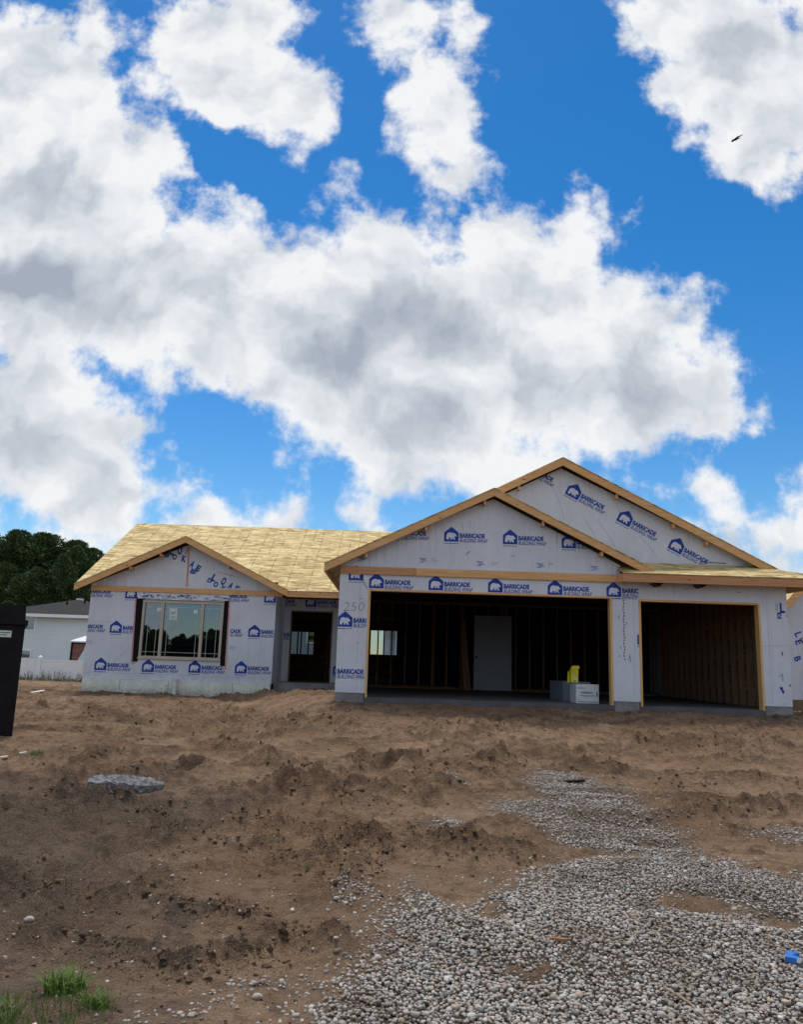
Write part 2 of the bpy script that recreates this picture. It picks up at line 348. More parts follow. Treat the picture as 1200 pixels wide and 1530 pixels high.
M['siding_grey'] = m_siding('grey_siding', (0.30, 0.38, 0.44))
def m_leaf(name, a, d, tr=0.25):
    m, t, b = mat(name, 0.65, 0.25)
    g = t.new('ShaderNodeNewGeometry'); r = g.outputs['Random Per Island']
    n = t.noise(ocoord(t), 1.1, 3).outputs[0]
    t.put(b.inputs['Base Color'], t.mix(t.math('MULTIPLY_ADD', r, 0.6, t.math('MULTIPLY', t.mr(n, 0.35, 0.65), 0.4)), d, a))
    return m
M['needle'] = m_leaf('pine_needles', (0.095, 0.15, 0.048), (0.020, 0.040, 0.015))
M['grass'] = m_leaf('grass_blade', (0.13, 0.23, 0.035), (0.045, 0.095, 0.016))
M['weed'] = m_leaf('dry_weed', (0.20, 0.20, 0.09), (0.08, 0.10, 0.04))
M['bark'] = plain('bark', (0.08, 0.055, 0.04), 0.95, 0.1, 0.3, 6, 0.5, 0.02)
def m_stone():
    m, t, b = mat('gravel_stone', 0.8, 0.25); c = ocoord(t)
    r = t.new('ShaderNodeNewGeometry').outputs['Random Per Island']
    wn = t.new('ShaderNodeTexWhiteNoise', noise_dimensions='1D'); t.put(wn.inputs['W'], t.math('MULTIPLY', r, 977.0))
    col = t.ramp(r, [(0.0, (0.15, 0.14, 0.13)), (0.15, (0.32, 0.295, 0.275)), (0.35, (0.47, 0.44, 0.40)), (0.48, (0.37, 0.27, 0.22)), (0.55, (0.50, 0.475, 0.45)), (0.72, (0.29, 0.29, 0.285)), (0.80, (0.39, 0.305, 0.23)), (0.90, (0.39, 0.39, 0.385)), (1.0, (0.62, 0.60, 0.56))])
    n = t.noise(c, 160, 4, 0.65).outputs[0]
    col = t.mix(t.math('MULTIPLY', t.mr(n, 0.4, 0.7), 0.45), col, (0.14, 0.125, 0.11))
    mud = t.mr(t.noise(c, 2.3, 6, 0.7).outputs[0], 0.44, 0.66)
    col = t.mix(t.math('MULTIPLY', mud, t.math('MULTIPLY_ADD', r, 0.5, 0.3)), col, (0.12, 0.078, 0.05))
    t.put(b.inputs['Base Color'], col); bump(t, b, n, 0.5, 0.005); return m
M['stone'] = m_stone()
def m_soil(name, ground=True):
    m, t, b = mat(name, 0.95, 0.12); c = ocoord(t)
    n1 = t.noise(c, 0.8, 5, 0.6).outputs[0]; n2 = t.noise(c, 7, 6, 0.65).outputs[0]; n3 = t.noise(c, 95, 4, 0.7).outputs[0]
    col = t.mix(t.mr(n1, 0.3, 0.7), (0.265, 0.166, 0.102), (0.375, 0.255, 0.168))
    col = t.mix(t.math('MULTIPLY', t.mr(n2, 0.45, 0.72), 0.7), col, (0.095, 0.058, 0.037))
    if ground:
        at = t.new('ShaderNodeAttribute', attribute_name='soil'); r_, g_, b_ = t.xyz(at.outputs['Vector'])
        col = t.mix(r_, col, (0.050, 0.032, 0.023))        # damp turned soil, with shade of ridges and ripples painted in
        col = t.mix(t.math('MULTIPLY', g_, 0.80), col, (0.084, 0.070, 0.063))        # grey packed silt
        col = t.mix(b_, col, (0.115, 0.10, 0.088))         # stony fines under the gravel
        far = t.mr(t.xyz(c)[1], 36, 40)
        col = t.mix(far, col, (0.16, 0.17, 0.05))
    else:
        g = t.new('ShaderNodeNewGeometry').outputs['Random Per Island']
        col = t.mix(t.mr(g, 0.0, 1.0), (0.10, 0.066, 0.046), col)
    col = t.mix(t.math('MULTIPLY', t.mr(n3, 0.5, 0.68), 0.5), col, (0.33, 0.245, 0.175))
    col = t.mix(t.math('MULTIPLY', t.mr(n3, 0.46, 0.3), 0.6), col, (0.05, 0.033, 0.024))
    n6 = t.noise(c, 28, 5, 0.75).outputs[0]
    col = t.mix(t.math('MULTIPLY', t.mr(n6, 0.46, 0.30), 0.55), col, (0.055, 0.037, 0.027))
    col = t.mix(t.math('MULTIPLY', t.mr(n6, 0.56, 0.72), 0.35), col, (0.29, 0.205, 0.14))
    t.put(b.inputs['Base Color'], col)
    n4 = t.noise(c, 32, 5, 0.7).outputs[0]
    n5 = t.noise(c, 12, 5, 0.7, dist=0.5).outputs[0]
    hh = t.math('MULTIPLY_ADD', n5, 2.0, t.math('MULTIPLY_ADD', n3, 0.45, n4))
    bump(t, b, hh, 1.0, 0.045); return m
M['soil'] = m_soil('soil'); M['clod'] = m_soil('soil_clod', False)

# ------------------------------------------------------------------ numpy noise
def _hash(ix, iy, seed):
    h = (ix.astype(np.int64)*374761393 + iy.astype(np.int64)*668265263 + seed*1442695041) & 0xffffffff
    h = ((h ^ (h >> 13))*1274126177) & 0xffffffff
    return ((h ^ (h >> 16)) & 0xffff)/65535.0
def vnoise(x, y, seed=0):
    ix = np.floor(x); iy = np.floor(y); fx = x-ix; fy = y-iy
    ix = ix.astype(np.int64); iy = iy.astype(np.int64)
    u = fx*fx*fx*(fx*(fx*6-15)+10); v = fy*fy*fy*(fy*(fy*6-15)+10)
    a = _hash(ix, iy, seed); b = _hash(ix+1, iy, seed); c = _hash(ix, iy+1, seed); d = _hash(ix+1, iy+1, seed)
    return (a*(1-u)+b*u)*(1-v)+(c*(1-u)+d*u)*v
def fbmn(x, y, oct=4, seed=0, gain=0.5):
    s = 0; a = 1; n = 0
    for i in range(oct):
        cx, sx = math.cos(0.6*i+0.3), math.sin(0.6*i+0.3)
        s = s+a*(vnoise((x*cx-y*sx)+17.3*i, (x*sx+y*cx)-9.1*i, seed+i)-0.5); n += a; a *= gain; x = x*2.03; y = y*2.03
    return s/n*2
def sstep(a, b, v):
    t = np.clip((v-a)/(b-a), 0, 1); return t*t*(3-2*t)

# ------------------------------------------------------------------ ground shape
RIDGES = [  # polyline, width, height, wet-and-shade tint
 ([(-1.89,6.8),(-1.28,6.55),(-0.72,6.26),(-0.47,6.2)], 0.20, 0.115, 0.55), ([(-2.48,12.19),(-1.56,10.71),(-1.0,8.93),(-0.53,8.29),(-0.13,8.52)], 0.26, 0.13, 0.6),
 ([(-3.48,14.18),(-2.69,15.4),(-1.57,13.57),(-0.47,13.59)], 0.35, 0.13, 0.5), ([(-1.67,5.23),(-1.49,5.31),(-1.19,5.04),(-0.98,5.0),(-0.85,4.9)], 0.12, 0.075, 0.8),
 ([(-1.74,4.53),(-1.43,4.41),(-1.14,4.23),(-0.93,4.17),(-0.74,4.34),(-0.55,4.34)], 0.12, 0.08, 0.9), ([(-2.68,5.94),(-2.2,5.38),(-1.92,5.09)], 0.13, 0.06, 0.7),
 ([(-0.76,5.02),(-0.56,4.76),(-0.37,4.65),(-0.24,4.64)], 0.13, 0.085, 0.7), ([(-0.32,6.97),(-0.09,6.58),(-0.19,5.87),(-0.24,5.5)], 0.14, 0.07, 0.5),
 ([(-0.45,6.54),(0.24,7.04),(0.65,6.67),(1.0,6.55)], 0.20, 0.10, 0.75), ([(-3.62,8.73),(-2.97,8.3),(-2.41,7.61),(-2.07,7.38),(-1.77,7.04)], 0.16, 0.08, 0.7),
 ([(0.43,8.97),(1.02,10.63),(1.63,11.31),(3.02,11.02)], 0.25, 0.08, 0.4), ([(1.84,8.18),(2.51,7.84),(3.3,8.24),(4.65,9.46)], 0.2, 0.06, 0.5),
 ([(-3.95,21.2),(-3.6,21.3),(-3.25,21.2)], 0.40, 0.17, 0.2), ([(-3.85,9.77),(-3.76,10.59),(-3.49,11.07)], 0.22, 0.09, 0.7),
 ([(0.19,13.15),(1.11,14.14),(2.23,13.91)], 0.3, 0.06, 0.4), ([(4.06,13.23),(5.0,12.88),(6.21,13.45)], 0.35, 0.12, 0.4),
 ([(-4.31,18.02),(-3.25,17.09),(-4.26,15.73)], 0.5, 0.15, 0.4), ([(-1.39,7.33),(-1.06,7.49),(-0.73,7.15),(-0.22,7.22)], 0.14, 0.06, 0.4),
 ([(-6.5,17.0),(-5.5,15.8),(-4.6,14.9)], 0.3, 0.08, 0.6), ([(-0.2,9.6),(0.4,10.2),(0.2,11.4),(1.0,12.3)], 0.22, 0.07, 0.3), ([(3.2,9.9),(4.2,10.6),(5.2,10.3)], 0.22, 0.07, 0.4),
 ([(-3.2,9.25),(-2.9,9.4),(-2.5,9.3)], 0.13, 0.10, 0.7), ([(-3.35,8.45),(-3.25,8.3)], 0.10, 0.05, 0.8), ([(-1.1,9.9),(-0.5,10.6),(-0.1,11.8)], 0.2, 0.07, 0.3)]
GPOLY = [[(-0.40,3.0),(-0.36,3.71),(-0.23,4.18),(-0.04,4.48),(0.0,5.32),(0.21,5.91),(0.49,5.43),(0.75,5.81),(1.27,6.36),(2.06,6.79),(2.59,6.51),(2.98,6.04),(3.5,6.2),(5,6.4),(5,3.0)],
         [(1.73,10.77),(2.36,10.89),(2.62,9.33),(2.68,7.6),(2.49,6.6),(1.71,6.5),(1.26,6.84),(1.36,7.69),(0.97,8.05),(1.08,8.71),(1.51,8.96)]]
GELL = [(0.79,9.85,0.22,0.5,0.7),(0.54,7.44,0.22,0.35,0.75),(-0.15,5.57,0.22,0.35,0.5),(3.65,7.48,0.5,0.5,0.6),(-0.53,4.08,0.35,0.16,0.45),(-0.88,3.84,0.3,0.14,0.4),(2.9,9.2,0.6,0.7,0.35)]
GHOLE = [(1.6,6.62,0.45,0.10),(2.2,6.95,0.25,0.10),(1.05,6.5,0.3,0.12),(2.05,5.49,0.30,0.22),(0.51,5.64,0.2,0.22),(0.66,5.24,0.12,0.14),(0.73,4.3,0.10,0.07),(2.35,5.2,0.14,0.12)]
def gbase(x, y):
    a = np.interp(y, [0, 4, 12, 15.7, 16.2, 60], [-1.5, -1.5, -1.24, -0.775, -0.76, -0.76])
    b = np.interp(y, [0, 4, 12, 21.5, 36, 60], [-1.5, -1.5, -1.26, -1.0, -1.22, -1.3])
    dxx = 1.3*sstep(15, 20, y); t = sstep(-2.6, -0.9, x+dxx)*(1-sstep(8.6, 11, x)*0.35)
    return a*t+b*(1-t)
def pdist(x, y, pl):
    d = np.full(x.shape, 1e9)
    for (ax, ay), (bx, by) in zip(pl[:-1], pl[1:]):
        vx, vy = bx-ax, by-ay; L = vx*vx+vy*vy
        t = np.clip(((x-ax)*vx+(y-ay)*vy)/L, 0, 1)
        d = np.minimum(d, np.hypot(x-ax-t*vx, y-ay-t*vy))
    return d
def sdist(x, y, pl):
    """signed distance to a path and distance along it"""
    best = np.full(x.shape, 1e9); sg = np.zeros(x.shape); al = np.zeros(x.shape); acc = 0.0
    for (ax, ay), (bx, by) in zip(pl[:-1], pl[1:]):
        vx, vy = bx-ax, by-ay; L = math.hypot(vx, vy)
        t = np.clip(((x-ax)*vx+(y-ay)*vy)/L/L, 0, 1); ex = x-ax-t*vx; ey = y-ay-t*vy; d = np.hypot(ex, ey)
        k = d < best; best = np.where(k, d, best); sg = np.where(k, np.sign(vx*ey-vy*ex)*d, sg); al = np.where(k, acc+t*L, al); acc += L
    return sg, al
def smooth(pl, n=3):
    for _ in range(n):
        o = [pl[0]]
        for (ax, ay), (bx, by) in zip(pl[:-1], pl[1:]): o += [(ax*.75+bx*.25, ay*.75+by*.25), (ax*.25+bx*.75, ay*.25+by*.75)]
        pl = o+[pl[-1]]
    return pl
RUTS = [smooth(p) for p in ([(-8,10.2),(-4,10.4),(-1,11.3),(1.8,12.6),(4.5,14.2),(6.5,15.6)], [(-6,6.6),(-3,8.6),(0,10.4),(3.5,9.6),(8,10.2)], [(1.5,15.4),(-0.2,12),(-1.9,9),(-3.0,6),(-3.6,3)], [(-9,15.5),(-5,13.6),(-1,14.6),(3,13.2),(8,12.2)])]
def inpoly(x, y, pl):
    c = np.zeros(x.shape, bool)
    for (ax, ay), (bx, by) in zip(pl, pl[1:]+pl[:1]):
        if ay == by: continue
        k = ((ay > y) != (by > y)) & (x < (bx-ax)*(y-ay)/(by-ay)+ax); c ^= k
    return c
def gravel_cover(x, y):
    wx = x+0.16*fbmn(x*2.1, y*2.1, 4, 31); wy = y+0.30*fbmn(x*2.1+9, y*2.1, 4, 41)
    g = np.zeros(x.shape)
    for k, pl in enumerate(GPOLY):
        d = pdist(wx, wy, pl+pl[:1]); ins = inpoly(wx, wy, pl)
        g = np.maximum(g, sstep(-0.22, 0.34, np.where(ins, d, -d))*(1.0 if k == 0 else 0.88))
    for cx, cy, rx, ry, w in GELL: g = np.maximum(g, w*sstep(1.1, 0.2, np.hypot((wx-cx)/rx, (wy-cy)/ry)))
    hx = wx+0.12*fbmn(x*6, y*6, 3, 111); hy = wy+0.12*fbmn(x*6+4, y*6, 3, 113)
    for cx, cy, rx, ry in GHOLE: g = g*(0.10+0.90*sstep(0.25, 1.3, np.hypot((hx-cx)/rx, (hy-cy)/ry)))
    return g
def ground(x, y):
    """height and soil attributes"""
    z = gbase(x, y); r = np.hypot(x, y)
    near = sstep(60, 22, r); site = near*sstep(0.0, 1.5, y)
    wx = x+0.22*fbmn(x*1.4, y*1.4, 4, 3); wy = y+0.22*fbmn(x*1.4+5, y*1.4, 4, 13)
    z = z+near*0.05*fbmn(x*0.45, y*0.45, 3, 5)
    lump = fbmn(x*3.2, y*3.2, 4, 21); fine = fbmn(x*11, y*11, 4, 23, 0.6)
    crumb = np.abs(fbmn(x*16+0.4*wx, y*16, 4, 27, 0.62))
    churn = sstep(-0.05, 0.5, fbmn(wx*0.7, wy*1.3, 4, 51))
    g = gravel_cover(x, y)
    z = z+site*(1-0.7*g)*(0.012*lump+(0.009+0.016*churn)*fine)
    ra = np.clip(1-np.abs(fbmn(wx*0.75+1.7, wy*0.95, 4, 101))*5.0, 0, 1); rb = np.clip(1-np.abs(fbmn(wx*1.9, wy*2.2+3, 4, 103))*4.2, 0, 1)
    mk = sstep(-0.5, 0.2, fbmn(x*0.5+7, y*0.5, 3, 105)); mk2 = sstep(-0.35, 0.3, fbmn(x*0.6-4, y*0.6, 3, 107))
    rid = 0.062*ra*mk*(0.7+0.6*np.clip(fine+0.3, 0, 1))+0.036*rb*mk2
    flat = 1-0.55*sstep(11.5, 14, y)*sstep(-2.0, 0.0, x); rid = rid*(0.6+0.35*sstep(5, 9, y))*flat; z = z+site*(1-g)*(rid+(ra*mk+rb*mk2)*0.030*(crumb-0.2))
    # churned streaks running across the lot
    st = 1-np.abs(fbmn(wx*0.8+wy*0.25, wy*1.7, 4, 61))*2.2
    stk = sstep(0.45, 0.98, st)*churn
    z = z+site*(1-g)*stk*(0.045+0.03*lump+0.06*(crumb-0.2))
    st2 = 1-np.abs(fbmn(wx*1.5-wy*0.4, wy*2.6+4, 4, 67))*2.4
    stk2 = sstep(0.55, 1.0, st2)*sstep(-0.45, 0.1, fbmn(x*0.4+3, y*0.5, 3, 69))*sstep(4.5, 7.5, y)
    z = z+site*(1-g)*stk2*(0.035+0.05*(crumb-0.2))
    rutd = np.zeros(x.shape)
    for path in RUTS:
        d, al = sdist(wx*0.3+x*0.7, wy*0.3+y*0.7, path)
        for off in (-0.85, 0.85):
            q_ = d-off; m = sstep(-0.45, 0.1, fbmn(x*0.5+off, y*0.5, 2, 77))*site*(1-0.8*g)*sstep(2.2, 1.2, np.abs(d))
            tread = np.sin(al*34+np.abs(q_)*14)*np.exp(-(q_/0.13)**4)
            z = z+flat*m*(-0.07*np.exp(-(q_/0.15)**4)+0.055*(0.8+0.5*np.clip(0.4*lump+0.8*fine, -0.6, 1))*np.exp(-((np.abs(q_)-0.26)/0.09)**2)+0.016*tread)
            rutd = np.maximum(rutd, m*np.maximum(0.35*np.exp(-(q_/0.14)**4), 0.8*np.exp(-((np.abs(q_)-0.24)/0.07)**2)*sstep(-0.4, 0.4, fine+lump)))
    ridd = 0.62*np.maximum(ra*mk, 0.75*rb*mk2)*sstep(-0.35, 0.45, fine+0.5*lump)*site
    damp_shade = np.maximum(np.maximum(np.maximum(rutd, ridd), 0.55*stk*sstep(-0.4, 0.5, lump+fine)), 0.85*stk2*sstep(-0.3, 0.5, lump-fine))  # ridge and streak terms paint the shade of ripples into the tint
    for pl, w, h, dm in RIDGES:
        x0 = min(p[0] for p in pl)-4*w; x1 = max(p[0] for p in pl)+4*w; y0 = min(p[1] for p in pl)-4*w; y1 = max(p[1] for p in pl)+4*w
        k = (x > x0) & (x < x1) & (y > y0) & (y < y1)
        if not k.any(): continue
        d = pdist(wx[k], wy[k], pl); e = np.exp(-(d/w)**2); tr = np.exp(-((d-1.7*w)/(0.8*w))**2)
        bl = 0.45+0.75*np.clip(lump[k]+0.5, 0, 1.4)+0.35*fine[k]; h = h*(0.68 if pl[0][1] < 8 else 0.9)
        z[k] += h*(e*bl*1.15-0.28*tr)+np.clip(e+0.35*tr, 0, 1)*0.05*min(1, w/0.16)*(crumb[k]-0.2)
        damp_shade[k] = np.maximum(damp_shade[k], dm*np.clip(e*1.3, 0, 1)*sstep(-0.5, 0.35, fine[k]+lump[k]*0.6))
    for cx, cy, rx, ry in GHOLE: z = z-0.05*np.exp(-((x-cx)/rx)**2-((y-cy)/ry)**2)
    # greyer packed soil on the left, dark wet spots
    grey = sstep(-0.6, -2.2, x+0.35*fbmn(x*0.9, y*0.9, 3, 71)*2+0.12*(y-6))*sstep(13, 7.5, y)*sstep(0.9, -0.5, fbmn(x*0.6, y*0.6, 3, 73))*0.8
    grey = np.maximum(grey, 0.95*np.exp(-((x+1.15)/0.16)**2-((y-4.86)/0.2)**2)); grey = np.maximum(grey, 0.8*np.exp(-((x+2.0)/0.4)**2-((y-7.3)/0.28)**2))
    damp_shade = np.maximum(damp_shade, 0.5*np.exp(-((x+1.7)/0.5)**2-((y-4.9)/0.4)**2))
    damp_shade = np.maximum(damp_shade, 0.75*sstep(0.3, 0.85, fbmn(wx*0.55, wy*1.2, 4, 81))*sstep(2.2, -1.0, x)*site)
    wl = np.exp(-((y-21.75)/0.45)**2)*(x < -3)*(x > -9.5)
    damp_shade = np.maximum(damp_shade, 0.7*wl)
    damp_shade = np.maximum(damp_shade, (0.06+0.40*np.clip(fbmn(wx*0.8, wy*1.1, 4, 87), -1, 1))*sstep(10.5, 6.0, y+0.25*x))
    damp_shade = damp_shade*near*(1-0.8*g)
    return z, np.clip(damp_shade, 0, 1), np.clip(grey, 0, 1)*near, g*0.85
def gh(x, y):
    return float(ground(np.array([float(x)]), np.array([float(y)]))[0][0])

def build_ground():
    ang = np.concatenate([np.linspace(-180, -50, 40, endpoint=False), np.linspace(-50, -33, 80, endpoint=False), np.linspace(-33, 33, 560, endpoint=False), np.linspace(33, 50, 80, endpoint=False), np.linspace(50, 180, 40, endpoint=False)])
    a = np.radians(ang); na = len(a)
    r = np.concatenate([np.linspace(0.4, 2.6, 14, endpoint=False), 2.6*np.exp(np.linspace(0, math.log(30/2.6), 620, endpoint=False)), 30*np.exp(np.linspace(0, math.log(40), 60))])
    nr = len(r)
    R, A = np.meshgrid(r, a, indexing='ij'); X = (R*np.sin(A)).ravel(); Y = (R*np.cos(A)).ravel()
    Z, dm, gr, gv = ground(X, Y)
    co = np.stack([X, Y, Z], 1)
    co = np.vstack([co, [[0, 0, -1.5]]]); n = len(co)
    i, j = np.meshgrid(np.arange(nr-1), np.arange(na), indexing='ij'); j2 = (j+1) % na
    quads = np.stack([i*na+j, (i+1)*na+j, (i+1)*na+j2, i*na+j2], -1).reshape(-1, 4)[:, ::-1]
    jj = np.arange(na); tris = np.stack([np.full(na, n-1), jj, (jj+1) % na], -1)[:, ::-1]
    me = bpy.data.meshes.new('ground'); me.vertices.add(n); me.vertices.foreach_set('co', co.ravel())
    loops = np.concatenate([quads.ravel(), tris.ravel()]); me.loops.add(len(loops)); me.loops.foreach_set('vertex_index', loops.astype(np.int32))
    nf = len(quads)+len(tris); me.polygons.add(nf)
    ls = np.concatenate([np.arange(len(quads))*4, len(quads)*4+np.arange(len(tris))*3]); me.polygons.foreach_set('loop_start', ls.astype(np.int32))
    me.polygons.foreach_set('use_smooth', np.ones(nf, bool)); me.update(calc_edges=True); me.validate()
    at = me.attributes.new('soil', 'FLOAT_VECTOR', 'POINT')
    at.data.foreach_set('vector', np.append(np.stack([dm, gr, gv], 1).ravel(), [0, 0, 0]).astype(np.float32))
    me.materials.append(M['soil']); o = bpy.data.objects.new('ground', me); COL.objects.link(o); tag(o, kind='structure')
build_ground()

# ------------------------------------------------------------------ many small lumps (gravel, clods) as one mesh each
def ico(sub):
    bm = bmesh.new(); bmesh.ops.create_icosphere(bm, subdivisions=sub, radius=1.0)
    v = np.array([x.co[:] for x in bm.verts]); f = np.array([[q_.index for q_ in x.verts] for x in bm.faces]); bm.free(); return v, f
def lumps(name, groups, material, label, cat, smooth=True):
    V, Fc, off = [], [], 0
    rng = np.random.default_rng(5)
    for (px, py, pz, sz, flat, sub, jag) in groups:
        bv, bf = ico(sub); n = len(px)
        if n == 0: continue
        var = [bv*(1+jag*(rng.random((len(bv), 1))-0.5)) for _ in range(9)]; var = np.stack(var)
        vv = var[rng.integers(0, 9, n)]                                   # n,k,3
        s3 = sz[:, None]*np.stack([0.75+0.6*rng.random(n), 0.75+0.6*rng.random(n), flat*(0.75+0.5*rng.random(n))], 1)
        vv = vv*s3[:, None, :]
        th = rng.random(n)*6.283; c, s = np.cos(th), np.sin(th); tl = (rng.random(n)-0.5)*1.1; ct, st_ = np.cos(tl), np.sin(tl)
        x, y, z = vv[..., 0], vv[..., 1], vv[..., 2]
        x, z = x*ct[:, None]-z*st_[:, None], x*st_[:, None]+z*ct[:, None]
        x, y = x*c[:, None]-y*s[:, None], x*s[:, None]+y*c[:, None]
        vv = np.stack([x+px[:, None], y+py[:, None], z+pz[:, None]], -1)
        V.append(vv.reshape(-1, 3)); k = bv.shape[0]
        Fc.append((bf[None]+(np.arange(n)*k)[:, None, None]+off).reshape(-1, 3)); off += n*k
    V = np.concatenate(V); Fc = np.concatenate(Fc)
    me = bpy.data.meshes.new(name); me.vertices.add(len(V)); me.vertices.foreach_set('co', V.ravel())
    me.loops.add(Fc.size); me.loops.foreach_set('vertex_index', Fc.ravel().astype(np.int32))
    me.polygons.add(len(Fc)); me.polygons.foreach_set('loop_start', (np.arange(len(Fc))*3).astype(np.int32))
    me.polygons.foreach_set('use_smooth', np.full(len(Fc), smooth)); me.update(calc_edges=True)
    me.materials.append(material); o = bpy.data.objects.new(name, me); COL.objects.link(o)
    return tag(o, label, cat, None, 'stuff')
def build_gravel():
    rng = np.random.default_rng(11)
    sp = 0.0168
    xs = np.arange(-2.2, 4.6, sp); ys = np.arange(3.1, 11.2, sp)
    X, Y = np.meshgrid(xs, ys); X = X.ravel()+(rng.random(X.size)-0.5)*sp*1.5; Y = Y.ravel()+(rng.random(Y.size)-0.5)*sp*1.5
    k = (X/Y > -0.60) & (X/Y < 0.95); X = X[k]; Y = Y[k]
    g = gravel_cover(X, Y)
    strew = 0.012*sstep(9.5, 4.5, Y)
    thin = np.where(Y > 7.2, 0.7, 1.0)*(0.62+0.38*sstep(-0.35, 0.05, fbmn(X*1.7, Y*2.2, 4, 91)))
    k = rng.random(X.size) < np.clip(g**1.3*1.04*thin+strew, 0, 1); X = X[k]; Y = Y[k]; g = g[k]
    Z = ground(X, Y)[0]
    sz = 0.0060+0.0060*rng.random(X.size)**1.4; u = rng.random(X.size); sz = np.where(u < 0.05, sz*1.55, np.where(u > 0.6, sz*0.72, sz))
    Z = Z+sz*(-0.15+0.45*g)+g**2*0.020*rng.random(X.size)
    n = (Y < 5.6) & (np.abs(X/Y) < 0.60)
    gr = []
    for msk, sub in ((n, 2), (~n, 1)): gr.append((X[msk], Y[msk], Z[msk], sz[msk], 0.74, sub, 0.5))
    print('gravel', len(X))
    lumps('gravel', gr, M['stone'], 'grey pebbly gravel spread over the dirt at the front right', 'gravel')
build_gravel()
def build_clods():
    rng = np.random.default_rng(23); P = []
    for pl, w, h, dm in RIDGES[:12]+RIDGES[13:]:
        ln = sum(math.hypot(b[0]-a[0], b[1]-a[1]) for a, b in zip(pl[:-1], pl[1:])); yy = np.mean([p[1] for p in pl])
        n = int(ln*(300 if yy < 7.5 else 100))
        seg = rng.integers(0, len(pl)-1, n); t = rng.random(n); p = np.array(pl)
        q_ = p[seg]*(1-t[:, None])+p[seg+1]*t[:, None]+rng.normal(0, w*0.75, (n, 2))
        s = (0.003+0.016*rng.random(n)**6.0)*(1.0 if yy < 7.5 else 1.3); P.append(np.column_stack([q_, s]))
    n = 5200; yy = 3.3*np.exp(rng.random(n)*math.log(17/3.3)); xx = (rng.random(n)-0.5)*1.25*yy
    P.append(np.column_stack([xx, yy, (0.0025+0.009*rng.random(n)**6)*(0.6+yy/10)]))
    P = np.concatenate(P); x, y, s = P.T
    k = gravel_cover(x, y) < 0.5; x = x[k]; y = y[k]; s = s[k]
    z = ground(x, y)[0]+s*0.2
    lumps('dirt_clods', [(x, y, z, s, 0.72, 2, 0.8)], M['clod'], 'crumbled dark dirt clods lying along the churned ruts', 'dirt clods', False)
build_clods()

# ------------------------------------------------------------------ lettering
_txt = {}
def text2d(s, shear=0.0, bold=0.0):
    key = (s, shear, bold)
    if key in _txt: return _txt[key]
    cu = bpy.data.curves.new('t', 'FONT'); cu.body = s; cu.size = 1.0; cu.shear = shear; cu.offset = bold; cu.resolution_u = 3
    o = bpy.data.objects.new('t', cu); COL.objects.link(o); bpy.context.view_layer.update()
    me = bpy.data.meshes.new_from_object(o.evaluated_get(bpy.context.evaluated_depsgraph_get()))
    vs = [(v.co.x, v.co.y) for v in me.vertices]; fs = [tuple(p.vertices) for p in me.polygons]
    bpy.data.objects.remove(o); bpy.data.curves.remove(cu); bpy.data.meshes.remove(me)
    x0 = min(v[0] for v in vs); x1 = max(v[0] for v in vs)
    vs = [((v[0]-x0)/(x1-x0), v[1]/0.72) for v in vs]          # unit width, unit cap height
    _txt[key] = (vs, fs); return _txt[key]
BEAR = [(-0.41,-0.30),(-0.40,-0.05),(-0.36,0.10),(-0.25,0.20),(-0.08,0.22),(0.08,0.17),(0.17,0.20),(0.21,0.17),(0.29,0.15),(0.35,0.06),(0.42,-0.02),(0.40,-0.08),(0.30,-0.09),(0.24,-0.12),(0.24,-0.18),(0.31,-0.30),(0.31,-0.35),(0.20,-0.35),(0.14,-0.27),(0.07,-0.20),(0.05,-0.26),(0.06,-0.35),(-0.06,-0.35),(-0.07,-0.22),(-0.17,-0.19),(-0.21,-0.26),(-0.21,-0.35),(-0.36,-0.35)]
HOUSE = [(-0.47,-0.5),(0.47,-0.5),(0.5,-0.47),(0.5,0.12),(0.06,0.49),(0,0.52),(-0.06,0.49),(-0.5,0.12),(-0.5,-0.47)]
def stamp(mb, pts, faces, y, m, clip):
    bm = bmesh.new(); vs = [bm.verts.new((a, y, b)) for a, b in pts]
    for f in faces:
        try: bm.faces.new([vs[i] for i in f])
        except ValueError: pass
    if clip:
        for co, no in clip:
            g = bm.verts[:]+bm.edges[:]+bm.faces[:]
            bmesh.ops.bisect_plane(bm, geom=g, plane_co=co, plane_no=no, clear_outer=True)
    bmesh.ops.triangulate(bm, faces=bm.faces[:])
    bm.verts.index_update(); mb.add([v.co[:] for v in bm.verts], [[v.index for v in f.verts] for f in bm.faces], m); bm.free()
def clipx(x0=None, x1=None, z0=None, z1=None):
    c = []
    if x0 is not None: c.append(((x0, 0, 0), (-1, 0, 0)))
    if x1 is not None: c.append(((x1, 0, 0), (1, 0, 0)))
    if z0 is not None: c.append(((0, 0, z0), (0, 0, -1)))
    if z1 is not None: c.append(((0, 0, z1), (0, 0, 1)))
    return c
def words(mb, s, x, z, w, h, y, m=1, ang=0, shear=0.0, bold=0.0, clip=None):
    vs, fs = text2d(s, shear, bold); c, sn = math.cos(ang), math.sin(ang)
    stamp(mb, [(x+a*w*c-b*h*sn, z+a*w*sn+b*h*c) for a, b in vs], fs, y, m, clip)
